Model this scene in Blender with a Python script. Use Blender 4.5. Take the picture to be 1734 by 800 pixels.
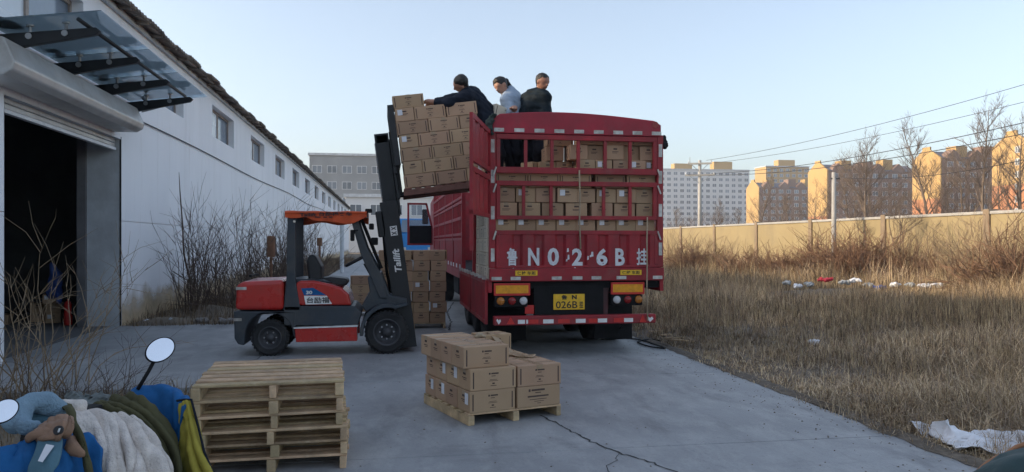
import bpy, math, random
import numpy as np
from mathutils import Vector, Matrix

for o in list(bpy.data.objects):
    bpy.data.objects.remove(o)
scene = bpy.context.scene
COL = scene.collection
R = math.radians
random.seed(7)

# ------------------------------------------------------------------ camera
FPX, PX0, HOR, CAMZ = 1300.0, 867.0, 410.0, 1.6      # focal length and horizon in photo pixels
YAW = math.atan((PX0 - 655.0) / FPX)                 # the road runs along +Y; the lens is turned right of it
SA, CA = math.sin(YAW), math.cos(YAW)
cam_d = bpy.data.cameras.new('camera')
cam = bpy.data.objects.new('camera', cam_d)
COL.objects.link(cam)
cam.location = (0, 0, CAMZ)
cam.rotation_euler = (R(90), 0, -YAW)
cam_d.sensor_width = 36
cam_d.lens = 36 * FPX / 1734
cam_d.shift_y = (HOR - 400) / 1734
cam_d.clip_end = 3000
scene.camera = cam

# ------------------------------------------------------------------ sky and sun
SUN_EL, SUN_AZ = R(18.5), R(-87)                     # low winter sun, left of the view, behind the warehouse
world = bpy.data.worlds.new('World')
scene.world = world
world.use_nodes = True
wn = world.node_tree
sky = wn.nodes.new('ShaderNodeTexSky')
sky.sky_type = 'NISHITA'
sky.sun_disc = False
sky.sun_elevation = SUN_EL
sky.sun_rotation = SUN_AZ
sky.altitude = 20
sky.air_density = 1.0
sky.dust_density = 2.6
sky.ozone_density = 2.0
bg = wn.nodes['Background']
hsv = wn.nodes.new('ShaderNodeHueSaturation')            # winter smog takes some blue out of the whole sky
hsv.inputs['Saturation'].default_value = 0.72
wn.links.new(sky.outputs[0], hsv.inputs['Color'])
wn.links.new(hsv.outputs[0], bg.inputs[0])
bg.inputs[1].default_value = 0.15
sun_d = bpy.data.lights.new('sun', 'SUN')
sun_d.energy = 2.0
sun_d.angle = R(0.53)
sun_d.color = (1.0, 0.77, 0.49)
sun = bpy.data.objects.new('sun', sun_d)
COL.objects.link(sun)
sdir = Vector((math.sin(SUN_AZ) * math.cos(SUN_EL), math.cos(SUN_AZ) * math.cos(SUN_EL), math.sin(SUN_EL)))
sun.rotation_euler = sdir.to_track_quat('Z', 'Y').to_euler()
sun.location = (-30, 0, 30)
scene.view_settings.view_transform = 'Standard'
scene.view_settings.look = 'None'
scene.view_settings.gamma = 1
scene.view_settings.exposure = 1.06
scene.cycles.max_bounces = 8
scene.cycles.transparent_max_bounces = 16


# ------------------------------------------------------------------ measuring: photo pixel + distance -> place
def at(px, py, d):
    dx = (px - PX0) / FPX
    return Vector((d * (SA + dx * CA), d * (CA - dx * SA), CAMZ + (HOR - py) / FPX * d))


def atY(px, py, Y):
    dx = (px - PX0) / FPX
    return at(px, py, Y / (CA - dx * SA))


def atX(px, py, X):
    dx = (px - PX0) / FPX
    return at(px, py, X / (SA + dx * CA))


def gnd(px, py, z=0.0):
    return at(px, py, (CAMZ - z) * FPX / (py - HOR))


# ------------------------------------------------------------------ mesh collector
class MB:
    def __init__(self):
        self.v, self.f, self.m, self.k = [], [], [], 0

    def add(self, vs, fs):
        b = len(self.v)
        self.v += [tuple(p) for p in vs]
        self.f += [tuple(b + i for i in f) for f in fs]
        self.m += [self.k] * len(fs)
        return self

    def box(self, x0, x1, y0, y1, z0, z1):
        return self.add([(x0, y0, z0), (x1, y0, z0), (x1, y1, z0), (x0, y1, z0),
                         (x0, y0, z1), (x1, y0, z1), (x1, y1, z1), (x0, y1, z1)],
                        [(0, 3, 2, 1), (4, 5, 6, 7), (0, 1, 5, 4), (1, 2, 6, 5), (2, 3, 7, 6), (3, 0, 4, 7)])

    def bar(self, p, q, w, h=None, up=(0, 0, 1)):
        """square bar from p to q, w across, h along up"""
        h = h or w
        p, q = Vector(p), Vector(q)
        d = (q - p).normalized()
        u = Vector(up)
        if abs(d.dot(u)) > .95:
            u = Vector((0, 1, 0)) if abs(d.y) < .9 else Vector((1, 0, 0))
        s = d.cross(u).normalized() * (w / 2)
        u = s.cross(d).normalized() * (h / 2)
        vs = [p - s - u, p + s - u, p + s + u, p - s + u, q - s - u, q + s - u, q + s + u, q - s + u]
        return self.add(vs, [(0, 3, 2, 1), (4, 5, 6, 7), (0, 1, 5, 4), (1, 2, 6, 5), (2, 3, 7, 6), (3, 0, 4, 7)])

    def tube(self, pts, r, n=8, caps=True):
        """tube through pts, r a number or one radius per point"""
        pts = [Vector(p) for p in pts]
        rs = r if isinstance(r, (list, tuple)) else [r] * len(pts)
        b = len(self.v)
        ref = None
        for i, p in enumerate(pts):
            d = (pts[min(i + 1, len(pts) - 1)] - pts[max(i - 1, 0)])
            d = d.normalized() if d.length > 1e-9 else Vector((0, 0, 1))
            if ref is None:
                ref = Vector((0, 0, 1)) if abs(d.z) < .9 else Vector((1, 0, 0))
            s = d.cross(ref)
            s = s.normalized() if s.length > 1e-6 else d.orthogonal().normalized()
            u = s.cross(d)
            ref = u
            for j in range(n):
                t = 2 * math.pi * j / n
                self.v.append(tuple(p + (s * math.cos(t) + u * math.sin(t)) * rs[i]))
        nf = 0
        for i in range(len(pts) - 1):
            for j in range(n):
                a, c = b + i * n + j, b + i * n + (j + 1) % n
                self.f.append((a, c, c + n, a + n))
                nf += 1
        if caps:
            self.f.append(tuple(b + j for j in range(n))[::-1])
            self.f.append(tuple(b + (len(pts) - 1) * n + j for j in range(n)))
            nf += 2
        self.m += [self.k] * nf
        return self

    def lathe(self, prof, n=20, c=(0, 0, 0), axis='Z'):
        """prof: list of (radius, height); closed solids start and end at radius 0"""
        b = len(self.v)
        for (r, h) in prof:
            for j in range(n):
                t = 2 * math.pi * j / n
                x, y = r * math.cos(t), r * math.sin(t)
                p = {'Z': (x, y, h), 'Y': (x, h, -y), 'X': (h, x, y)}[axis]
                self.v.append((p[0] + c[0], p[1] + c[1], p[2] + c[2]))
        nf = 0
        for i in range(len(prof) - 1):
            for j in range(n):
                a, d = b + i * n + j, b + i * n + (j + 1) % n
                self.f.append((a, d, d + n, a + n))
                nf += 1
        self.m += [self.k] * nf
        return self

    def prism(self, poly, a, b, axis='Y'):
        """extrude a 2-D outline from a to b along axis: Y -> (x,z), X -> (y,z), Z -> (x,y)"""
        n = len(poly)
        f = {'Y': lambda p, t: (p[0], t, p[1]), 'X': lambda p, t: (t, p[0], p[1]), 'Z': lambda p, t: (p[0], p[1], t)}[axis]
        vs = [f(p, a) for p in poly] + [f(p, b) for p in poly]
        fs = [tuple(range(n))[::-1], tuple(range(n, 2 * n))]
        fs += [(i, (i + 1) % n, n + (i + 1) % n, n + i) for i in range(n)]
        return self.add(vs, fs)

    def xf(self, fn):
        self.v = [tuple(fn(Vector(p))) for p in self.v]
        return self

    def mesh(self, name, mats, smooth=False):
        me = bpy.data.meshes.new(name)
        me.from_pydata([tuple(p) for p in self.v], [], self.f)
        for m in (mats if isinstance(mats, (list, tuple)) else [mats]):
            me.materials.append(m)
        if max(self.m, default=0) > 0:
            me.polygons.foreach_set('material_index', self.m)
        if smooth:
            me.polygons.foreach_set('use_smooth', [True] * len(me.polygons))
        fix_normals(me)
        return me

    def build(self, name, mats, parent=None, smooth=False, bevel=0, seg=2, loc=None, label=None):
        o = link(name, self.mesh(name, mats, smooth), parent)
        if bevel:
            bv(o, bevel, seg)
        if loc is not None:
            o.location = loc
        if label:
            o['label'] = label
        return o


def fix_normals(me):
    import bmesh
    if len(me.polygons) > 60000:
        return
    b = bmesh.new()
    b.from_mesh(me)
    bmesh.ops.recalc_face_normals(b, faces=b.faces)
    b.to_mesh(me)
    b.free()


def link(name, data, parent=None):
    o = bpy.data.objects.new(name, data)
    COL.objects.link(o)
    if parent is not None:
        o.parent = parent
    return o


def bv(o, w, seg=2):
    m = o.modifiers.new('edge', 'BEVEL')
    m.width = w
    m.segments = seg
    m.limit_method = 'ANGLE'
    m.angle_limit = R(40)
    m.harden_normals = False
    return o


def tag(o, label, cat, group=None):
    o['label'] = label
    o['category'] = cat
    if group:
        o['group'] = group
    return o


def kind(o, k):
    o['kind'] = k
    return o


def empty(name, loc=(0, 0, 0), rz=0.0):
    o = link(name, None)
    o.location = loc
    o.rotation_euler = (0, 0, rz)
    o.empty_display_size = .2
    return o


def copy_tree(o, parent=None):
    c = o.copy()
    COL.objects.link(c)
    c.parent = parent
    for ch in list(o.children):
        copy_tree(ch, c)
    return c


def text_mb(body, w, h, bold=0.0, shear=0.0, space=1.0):
    """flat lettering as a mesh in the (x, z) plane, centred, fitted into w by h"""
    cu = bpy.data.curves.new('lettering', 'FONT')
    cu.body = body
    cu.align_x, cu.align_y = 'CENTER', 'CENTER'
    cu.offset = bold
    cu.shear = shear
    cu.space_character = space
    cu.resolution_u = 3
    o = bpy.data.objects.new('lettering', cu)
    COL.objects.link(o)
    dg = bpy.context.evaluated_depsgraph_get()
    me = bpy.data.meshes.new_from_object(o.evaluated_get(dg))
    vs = [v.co.copy() for v in me.vertices]
    fs = [tuple(p.vertices) for p in me.polygons]
    bpy.data.objects.remove(o)
    bpy.data.curves.remove(cu)
    bpy.data.meshes.remove(me)
    mb = MB()
    if not vs:
        return mb
    x0, x1 = min(v.x for v in vs), max(v.x for v in vs)
    y0, y1 = min(v.y for v in vs), max(v.y for v in vs)
    sx, sy = w / max(x1 - x0, 1e-6), h / max(y1 - y0, 1e-6)
    mb.add([((v.x - (x0 + x1) / 2) * sx, 0, (v.y - (y0 + y1) / 2) * sy) for v in vs], fs)
    return mb


# ------------------------------------------------------------------ implicit bodies (people, bags, cushions)
def lump3(P, seed, scale):
    rs = np.random.RandomState(seed)
    out = np.zeros(P.shape[:-1])
    for k in range(7):
        w = rs.normal(size=3) * scale
        out += np.sin(P @ w + rs.rand() * 6.28)
    return out / 7.0


def blob(prims, h=.03, k=.04, ridge=0.0, wrinkle=0.0, wscale=18.0, seed=1, cut=None):
    """smooth union of round cones (p, q, rp, rq) meshed by surface nets -> verts, faces"""
    pr = [(np.array(p, float), np.array(q, float), ra, rb) for p, q, ra, rb in prims]
    lo = np.min([np.minimum(p, q) - max(a, b) for p, q, a, b in pr], axis=0) - 3 * h - wrinkle
    hi = np.max([np.maximum(p, q) + max(a, b) for p, q, a, b in pr], axis=0) + 3 * h + wrinkle
    n = np.ceil((hi - lo) / h).astype(int) + 1
    ax = [lo[i] + h * np.arange(n[i]) for i in range(3)]
    P = np.stack(np.meshgrid(*ax, indexing='ij'), -1)
    D = None
    for p, q, ra, rb in pr:
        d = q - p
        L = float(d @ d)
        t = np.clip(((P - p) @ d) / L, 0, 1) if L > 1e-9 else np.zeros(P.shape[:-1])
        s = np.linalg.norm(P - (p + t[..., None] * d), axis=-1) - (ra + (rb - ra) * t)
        if D is None:
            D = s
        else:
            hh = np.clip(.5 + .5 * (s - D) / k, 0, 1)
            D = s * (1 - 0) * (1 - hh) + D * hh - k * hh * (1 - hh)
    if wrinkle:
        D = D + wrinkle * lump3(P, seed, wscale)
    if ridge:
        D = D + ridge * folds(P, seed + 2, 34.0, (.35, .2, 1)) + ridge * .4 * folds(P, seed + 4, 90.0, (.5, .3, 1))
    if cut is not None:
        D = np.maximum(D, cut(P))
    ins = D < 0
    nx, ny, nz = n
    acc = np.zeros((nx - 1, ny - 1, nz - 1, 3))
    cnt = np.zeros((nx - 1, ny - 1, nz - 1))
    cs = [(a, b, c) for a in (0, 1) for b in (0, 1) for c in (0, 1)]

    def sl(A, o):
        return A[o[0]:nx - 1 + o[0], o[1]:ny - 1 + o[1], o[2]:nz - 1 + o[2]]
    for a in range(8):
        for b in range(a + 1, 8):
            A, B = cs[a], cs[b]
            if sum(abs(A[i] - B[i]) for i in range(3)) != 1:
                continue
            da, db = sl(D, A), sl(D, B)
            m = (da < 0) != (db < 0)
            t = np.where(m, da / np.where(m, da - db, 1), 0)
            pos = np.array(A) + t[..., None] * (np.array(B) - np.array(A))
            acc += np.where(m[..., None], pos, 0)
            cnt += m
    ok = cnt > 0
    idx = -np.ones(ok.shape, int)
    idx[ok] = np.arange(ok.sum())
    ij = np.argwhere(ok)
    V = lo + h * (ij + acc[ok] / cnt[ok][:, None])
    F = []
    for axn in range(3):
        o1, o2 = [(1, 2), (2, 0), (0, 1)][axn]
        s0 = [slice(1, n[0] - 1), slice(1, n[1] - 1), slice(1, n[2] - 1)]
        s0[axn] = slice(0, n[axn] - 1)
        s1 = list(s0)
        s1[axn] = slice(1, n[axn])
        a, b = ins[tuple(s0)], ins[tuple(s1)]
        e = np.argwhere(a != b)
        if not len(e):
            continue
        flip = a[tuple(e.T)]
        base = e + np.array([s.start for s in s0])
        base[:, axn] = e[:, axn]
        u = np.zeros(3, int)
        w = np.zeros(3, int)
        u[o1] = 1
        w[o2] = 1
        q = [idx[tuple((base - u - w).T)], idx[tuple((base - w).T)], idx[tuple(base.T)], idx[tuple((base - u).T)]]
        Q = np.stack(q, 1)
        Q[~flip] = Q[~flip][:, ::-1]
        F += Q.tolist()
    return V, F


def blob_obj(name, mat, parent, prims, **kw):
    V, F = blob(prims, **kw)
    me = bpy.data.meshes.new(name)
    me.from_pydata(V.tolist(), [], F)
    me.materials.append(mat)
    me.polygons.foreach_set('use_smooth', [True] * len(me.polygons))
    return link(name, me, parent)


def crom(pts, t):
    """Catmull-Rom through rows of points; t in 0..len-1"""
    n = len(pts)
    i = min(int(t), n - 2)
    f = t - i
    p0, p1, p2, p3 = pts[max(i - 1, 0)], pts[i], pts[i + 1], pts[min(i + 2, n - 1)]
    return .5 * ((2 * p1) + (-p0 + p2) * f + (2 * p0 - 5 * p1 + 4 * p2 - p3) * f * f + (-p0 + 3 * p1 - 3 * p2 + p3) * f ** 3)


def folds(P, seed, scale, axis):
    """creased cloth: ridges whose crests run across axis, bent by a slow wander"""
    rs = np.random.RandomState(seed)
    a = np.array(axis, float)
    a /= np.linalg.norm(a)
    out = np.zeros(P.shape[:-1])
    for k in range(5):
        w = (a * rs.uniform(.5, 1.5) + rs.normal(size=3) * .35) * scale
        ph = P @ w + 1.6 * np.sin(P @ (rs.normal(size=3) * scale * .35) + rs.rand() * 6) + rs.rand() * 6.28
        out += (1 - 2 * np.abs(np.sin(ph * .5))) * rs.uniform(.5, 1)
    return out / 3.0


def sheet(name, mat, parent, ctrl, nu=30, nv=30, thick=.012, wr=.01, wscale=20, seed=3, axis=(.55, .8, 0), pleat=None):
    """soft cloth through a grid of points, with folds, given thickness"""
    C = [[np.array(p, float) for p in row] for row in ctrl]
    rows = []
    for i in range(nu + 1):
        tu = i / nu * (len(C) - 1)
        col = [crom([C[r][c] for r in range(len(C))], tu) for c in range(len(C[0]))]
        rows.append([crom(col, j / nv * (len(col) - 1)) for j in range(nv + 1)])
    G = np.array(rows)
    du = np.gradient(G, axis=0)
    dv = np.gradient(G, axis=1)
    N = np.cross(du, dv)
    N /= np.linalg.norm(N, axis=-1, keepdims=True) + 1e-9
    G = G + N * (wr * (lump3(G, seed, wscale * .7) * 1.0 + folds(G, seed + 9, wscale * 2.0, axis) + .35 * folds(G, seed + 19, wscale * 4.5, axis)))[..., None]
    if pleat:                                           # hanging folds that fan out and deepen downwards
        nf, a0, a1 = pleat
        rs = np.random.RandomState(seed + 50)
        uu, vv = np.meshgrid(np.linspace(0, 1, nu + 1), np.linspace(0, 1, nv + 1), indexing='ij')
        off = np.zeros_like(uu)
        for k in range(3):
            ph = vv * nf * (1, 1.7, .6)[k] + .35 * np.sin(uu * rs.uniform(2, 5) + rs.rand() * 6) + .22 * np.sin(vv * rs.uniform(4, 9) + rs.rand() * 6) + rs.rand()
            t = ph - np.floor(ph)
            off += (np.where(t < .62, np.sin(np.pi * t / .62), -.9 * np.sin(np.pi * (t - .62) / .38))) * (1, .45, .5)[k] * np.clip(.45 + 1.0 * np.sin(uu * rs.uniform(1.5, 4) + vv * rs.uniform(3, 8) + rs.rand() * 6), .05, 1.3)
        G = G + N * (off * (a0 + (a1 - a0) * uu))[..., None]
    V = G.reshape(-1, 3).tolist()
    w = nv + 1
    F = [(i * w + j, i * w + j + 1, (i + 1) * w + j + 1, (i + 1) * w + j) for i in range(nu) for j in range(nv)]
    me = bpy.data.meshes.new(name)
    me.from_pydata(V, [], F)
    me.materials.append(mat)
    me.polygons.foreach_set('use_smooth', [True] * len(me.polygons))
    o = link(name, me, parent)
    if thick:
        s = o.modifiers.new('thickness', 'SOLIDIFY')
        s.thickness = thick
        s.offset = 0
    return o


# ------------------------------------------------------------------ procedural materials
def pm(name, col, rough=.7, var=.18, vs=4.0, col2=None, amt2=.5, vs2=1.2, edge2=.12, bump=.15, bs=60.0, metal=0.0, rnd=0.0,
       spec=None, stretch=(1, 1, 1), hue=0.0, coat=0.0):
    m = bpy.data.materials.new(name)
    m.use_nodes = True
    nt = m.node_tree
    N, L = nt.nodes, nt.links
    p = N['Principled BSDF']
    tc = N.new('ShaderNodeTexCoord')
    mp = N.new('ShaderNodeMapping')
    mp.inputs['Scale'].default_value = stretch
    L.new(tc.outputs['Object'], mp.inputs[0])
    vec = mp.outputs[0]
    info = N.new('ShaderNodeObjectInfo')
    if rnd or hue:
        ad = N.new('ShaderNodeVectorMath')
        ad.operation = 'ADD'
        cx = N.new('ShaderNodeCombineXYZ')
        mm = N.new('ShaderNodeMath')
        mm.operation = 'MULTIPLY'
        mm.inputs[1].default_value = 37.0
        L.new(info.outputs['Random'], mm.inputs[0])
        L.new(mm.outputs[0], cx.inputs[0])
        L.new(mm.outputs[0], cx.inputs[2])
        L.new(vec, ad.inputs[0])
        L.new(cx.outputs[0], ad.inputs[1])
        vec = ad.outputs[0]

    def noise(scale, detail=6, rough_=.6):
        n = N.new('ShaderNodeTexNoise')
        n.inputs['Scale'].default_value = scale
        n.inputs['Detail'].default_value = detail
        n.inputs['Roughness'].default_value = rough_
        L.new(vec, n.inputs['Vector'])
        return n.outputs['Fac']

    def mix(a, b, fac):
        x = N.new('ShaderNodeMix')
        x.data_type = 'RGBA'
        for s, v in ((x.inputs[6], a), (x.inputs[7], b), (x.inputs[0], fac)):
            if isinstance(v, (tuple, list)):
                s.default_value = (*v, 1)
            elif isinstance(v, (int, float)):
                s.default_value = v
            else:
                L.new(v, s)
        return x.outputs[2]

    def ramp(f, a, b):
        r = N.new('ShaderNodeMapRange')
        r.inputs[1].default_value, r.inputs[2].default_value = a, b
        r.clamp = True
        L.new(f, r.inputs[0])
        return r.outputs[0]
    lo = tuple(c * (1 - var) for c in col)
    hi = tuple(min(c * (1 + var), 1) for c in col)
    n1 = noise(vs)
    c = mix(lo, hi, ramp(n1, .3, .7))
    if col2 is not None:
        t = .5 + (.5 - amt2) * .5
        c = mix(c, col2, ramp(noise(vs2, 8, .65), t - edge2, t + edge2))
    if rnd or hue:
        hs = N.new('ShaderNodeHueSaturation')
        mr = N.new('ShaderNodeMapRange')
        mr.inputs[3].default_value, mr.inputs[4].default_value = 1 - rnd, 1 + rnd
        L.new(info.outputs['Random'], mr.inputs[0])
        L.new(mr.outputs[0], hs.inputs['Value'])
        if hue:
            mr2 = N.new('ShaderNodeMapRange')
            mr2.inputs[3].default_value, mr2.inputs[4].default_value = .5 - hue, .5 + hue
            wh = N.new('ShaderNodeTexWhiteNoise')
            wh.noise_dimensions = '1D'
            L.new(info.outputs['Random'], wh.inputs['W'])
            L.new(wh.outputs['Value'], mr2.inputs[0])
            L.new(mr2.outputs[0], hs.inputs['Hue'])
        L.new(c, hs.inputs['Color'])
        c = hs.outputs[0]
    L.new(c, p.inputs['Base Color'])
    rr = N.new('ShaderNodeMapRange')
    rr.inputs[3].default_value, rr.inputs[4].default_value = max(rough - .12, .02), min(rough + .12, 1)
    L.new(n1, rr.inputs[0])
    L.new(rr.outputs[0], p.inputs['Roughness'])
    p.inputs['Metallic'].default_value = metal
    if spec is not None:
        p.inputs['Specular IOR Level'].default_value = spec
    if coat:
        p.inputs['Coat Weight'].default_value = coat
        p.inputs['Coat Roughness'].default_value = .2
    if bump:
        b = N.new('ShaderNodeBump')
        b.inputs['Strength'].default_value = bump
        b.inputs['Distance'].default_value = .01
        L.new(noise(bs, 5), b.inputs['Height'])
        L.new(b.outputs[0], p.inputs['Normal'])
    return m


def glass(name, col=(.75, .85, .88), alpha=.25, rough=.03):
    """thin tinted glass: mostly see-through, mirror-like at the surface"""
    m = bpy.data.materials.new(name)
    m.use_nodes = True
    nt = m.node_tree
    N, L = nt.nodes, nt.links
    N.remove(N['Principled BSDF'])
    g = N.new('ShaderNodeBsdfGlossy')
    g.inputs['Roughness'].default_value = rough
    g.inputs['Color'].default_value = (.9, .95, 1, 1)
    t = N.new('ShaderNodeBsdfTransparent')
    t.inputs['Color'].default_value = (*col, 1)
    d = N.new('ShaderNodeBsdfTranslucent')
    d.inputs['Color'].default_value = (*[c * .9 for c in col], 1)
    mx0 = N.new('ShaderNodeMixShader')
    mx0.inputs[0].default_value = alpha
    L.new(t.outputs[0], mx0.inputs[1])
    L.new(d.outputs[0], mx0.inputs[2])
    fr = N.new('ShaderNodeFresnel')
    fr.inputs[0].default_value = 1.5
    mx = N.new('ShaderNodeMixShader')
    L.new(fr.outputs[0], mx.inputs[0])
    L.new(mx0.outputs[0], mx.inputs[1])
    L.new(g.outputs[0], mx.inputs[2])
    L.new(mx.outputs[0], N['Material Output'].inputs[0])
    return m


def attr_mat(name, rough=.9, var=.2):
    """colour from the per-blade attribute 'tint'"""
    m = bpy.data.materials.new(name)
    m.use_nodes = True
    nt = m.node_tree
    p = nt.nodes['Principled BSDF']
    a = nt.nodes.new('ShaderNodeAttribute')
    a.attribute_name = 'tint'
    nt.links.new(a.outputs['Color'], p.inputs['Base Color'])
    p.inputs['Roughness'].default_value = rough
    p.inputs['Specular IOR Level'].default_value = .15
    return m


M = {}


def layer(key, scale, lo, hi, colr, amt, stretch=(1, 1, 1)):
    """one more layer of wear on a material: a colour laid on where a noise passes lo..hi"""
    nt = M[key].node_tree
    pb = nt.nodes['Principled BSDF']
    tcn = nt.nodes.new('ShaderNodeTexCoord')
    nn_ = nt.nodes.new('ShaderNodeTexNoise')
    nn_.inputs['Scale'].default_value = scale
    nn_.inputs['Detail'].default_value = 9
    nn_.inputs['Roughness'].default_value = .7
    mpn = nt.nodes.new('ShaderNodeMapping')
    mpn.inputs['Scale'].default_value = stretch
    mpn.inputs['Location'].default_value = (scale, 3.1, scale * .37)
    nt.links.new(tcn.outputs['Object'], mpn.inputs[0])
    nt.links.new(mpn.outputs[0], nn_.inputs['Vector'])
    mrn = nt.nodes.new('ShaderNodeMapRange')
    mrn.inputs[1].default_value, mrn.inputs[2].default_value, mrn.inputs[4].default_value = lo, hi, amt
    nt.links.new(nn_.outputs['Fac'], mrn.inputs[0])
    mxn = nt.nodes.new('ShaderNodeMix')
    mxn.data_type = 'RGBA'
    mxn.inputs[7].default_value = (*colr, 1)
    nt.links.new(mrn.outputs[0], mxn.inputs[0])
    nt.links.new(pb.inputs['Base Color'].links[0].from_socket, mxn.inputs[6])
    nt.links.new(mxn.outputs[2], pb.inputs['Base Color'])


M['concrete'] = pm('concrete', (.36, .368, .372), .6, .2, .9, col2=(.23, .236, .242), amt2=.5, vs2=.5, edge2=.28, bump=.35, bs=35)
layer('concrete', 5.0, .46, .74, (.48, .48, .47), .6, (1, .45, 1))
layer('concrete', 55.0, .52, .70, (.16, .16, .16), .45)
layer('concrete', 1.7, .53, .70, (.13, .132, .135), .7, (1, .35, 1))
layer('concrete', .8, .55, .68, (.17, .172, .178), .6, (.5, 1, 1))
layer('concrete', 11.0, .63, .72, (.09, .09, .09), .6)
layer('concrete', 240.0, .60, .72, (.55, .55, .54), .5)
M['crack'] = pm('crack', (.035, .035, .035), .95, .3, 12)
M['soil'] = pm('soil', (.15, .118, .086), .95, .35, 2.5, col2=(.22, .178, .125), amt2=.45, vs2=.6, bump=.9, bs=14)
M['wall_white'] = pm('wall_white', (.88, .885, .90), .85, .04, .6, col2=(.78, .79, .81), amt2=.42, vs2=.35, edge2=.22, bump=.2, bs=18,
                     stretch=(1, 1, .35))
M['plaster_grey'] = pm('plaster_grey', (.60, .63, .66), .85, .12, 1.5, col2=(.46, .48, .5), amt2=.45, vs2=1.1, bump=.3, bs=22)
M['roof'] = pm('roof', (.30, .25, .20), .9, .35, 3, col2=(.13, .11, .10), amt2=.5, vs2=2.0, bump=.4, bs=30, rnd=.25)
M['post_grey'] = pm('post_grey', (.17, .165, .17), .9, .2, 3)
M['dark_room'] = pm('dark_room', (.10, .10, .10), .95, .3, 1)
M['win_frame'] = pm('win_frame', (.72, .73, .74), .5, .1, 5)
M['win_brown'] = pm('win_brown', (.30, .25, .22), .6, .15, 8)
M['win_glass'] = pm('win_glass', (.16, .21, .27), .06, .25, .7, bump=0, spec=.8)
M['win_pale'] = pm('win_pale', (.60, .64, .68), .25, .12, 1.0, bump=0)
M['steel_black'] = pm('steel_black', (.012, .013, .015), .5, .3, 6, bump=.1)
M['steel_grey'] = pm('steel_grey', (.42, .43, .44), .4, .15, 4, metal=.7, col2=(.3, .29, .28), amt2=.4)
M['shutter'] = pm('shutter', (.55, .55, .54), .42, .12, 3, metal=.35, col2=(.38, .36, .33), amt2=.35, vs2=1.5)
M['canopy_glass'] = glass('canopy_glass', (.86, .97, 1.0), .5)
M['clear_glass'] = glass('clear_glass', (.8, .86, .9), .10)
M['mirror'] = pm('mirror', (.9, .9, .92), .04, .02, 5, bump=0, metal=1)
M['red_truck'] = pm('red_truck', (.36, .013, .022), .5, .25, 3, col2=(.19, .012, .018), amt2=.45, vs2=2.2, edge2=.2, bump=.15, bs=25)
M['red_tarp'] = pm('red_tarp', (.36, .016, .036), .6, .18, 3, col2=(.24, .02, .03), amt2=.4, vs2=1.8, bump=.25, bs=9)
M['red_dark'] = pm('red_dark', (.11, .02, .025), .6, .3, 4, col2=(.05, .03, .03), amt2=.5)
M['black_part'] = pm('black_part', (.010, .010, .011), .75, .4, 6, bump=.2, spec=.25)
M['tyre'] = pm('tyre', (.018, .018, .019), .9, .3, 8, col2=(.045, .042, .04), amt2=.35, vs2=4, bump=.4, bs=50)
M['rim'] = pm('rim', (.06, .06, .065), .55, .3, 8, metal=.3)
M['reflector'] = pm('reflector', (.55, .54, .50), .45, .25, 10, col2=(.30, .26, .22), amt2=.35, vs2=6)
M['refl_white'] = pm('refl_white', (.75, .74, .72), .4, .15, 10)
M['refl_red'] = pm('refl_red', (.55, .025, .02), .35, .15, 10)
M['amber'] = pm('amber', (.75, .32, .012), .35, .15, 20)
M['lamp_white'] = pm('lamp_white', (.55, .55, .55), .2, .1, 20)
M['lamp_red'] = pm('lamp_red', (.25, .012, .012), .25, .1, 20)
M['lamp_amber'] = pm('lamp_amber', (.42, .15, .02), .25, .1, 20)
M['plate_yellow'] = pm('plate_yellow', (.80, .47, .02), .45, .12, 10)
M['ink'] = pm('ink', (.02, .02, .022), .7, .2, 20, bump=0)
M['carton'] = pm('carton', (.45, .30, .185), .85, .09, 5, col2=(.37, .24, .145), amt2=.35, vs2=2.5, edge2=.2, bump=.12, bs=30, rnd=.14, hue=.008)
M['carton_pale'] = pm('carton_pale', (.62, .55, .43), .85, .08, 5, rnd=.08, bump=.12, bs=30)
M['print'] = pm('print', (.085, .055, .045), .85, .2, 40, bump=0)
M['tape'] = pm('tape', (.36, .25, .15), .3, .12, 8, bump=0)
M['sticker'] = pm('sticker', (.74, .75, .78), .6, .06, 30, bump=0, rnd=.1)
M['wood'] = pm('wood', (.66, .47, .27), .85, .22, 7, col2=(.31, .22, .13), amt2=.42, vs2=4, edge2=.2, bump=.35, bs=45, rnd=.22, hue=.012,
               stretch=(1, 1, 1))
M['wood_red'] = pm('wood_red', (.20, .095, .07), .85, .25, 7, bump=.3, bs=45, rnd=.15)
M['fork_red'] = pm('fork_red', (.50, .020, .014), .28, .1, 4, col2=(.36, .03, .02), amt2=.3, vs2=2, coat=.3, bump=.05)
M['fork_grey'] = pm('fork_grey', (.030, .040, .052), .5, .2, 4, col2=(.06, .06, .06), amt2=.35, vs2=3, bump=.1)
M['orange_cloth'] = pm('orange_cloth', (.66, .10, .028), .8, .2, 6, bump=.2, bs=25)
M['seat_black'] = pm('seat_black', (.02, .02, .022), .5, .2, 10, bump=.15, bs=60)
M['chrome'] = pm('chrome', (.5, .5, .52), .2, .1, 10, metal=1, bump=0)
M['skin'] = pm('skin', (.42, .22, .15), .55, .1, 20, bump=.05)
M['skin_tan'] = pm('skin_tan', (.30, .14, .09), .55, .1, 20, bump=.05)
M['hair'] = pm('hair', (.012, .010, .009), .55, .3, 30, bump=.5, bs=80)
M['jacket_navy'] = pm('jacket_navy', (.012, .016, .026), .75, .3, 6, bump=.3, bs=30, spec=.15)
M['jacket_blue'] = pm('jacket_blue', (.34, .41, .50), .75, .15, 6, bump=.3, bs=30, spec=.15)
M['jacket_teal'] = pm('jacket_teal', (.008, .015, .021), .7, .3, 6, bump=.3, bs=30, spec=.15)
M['trousers'] = pm('trousers', (.014, .014, .018), .85, .3, 6, bump=.2, spec=.15)
M['ochre'] = pm('ochre', (.33, .265, .145), .9, .10, .5, col2=(.26, .20, .105), amt2=.4, vs2=.4, edge2=.25, bump=.2, bs=12)
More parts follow.
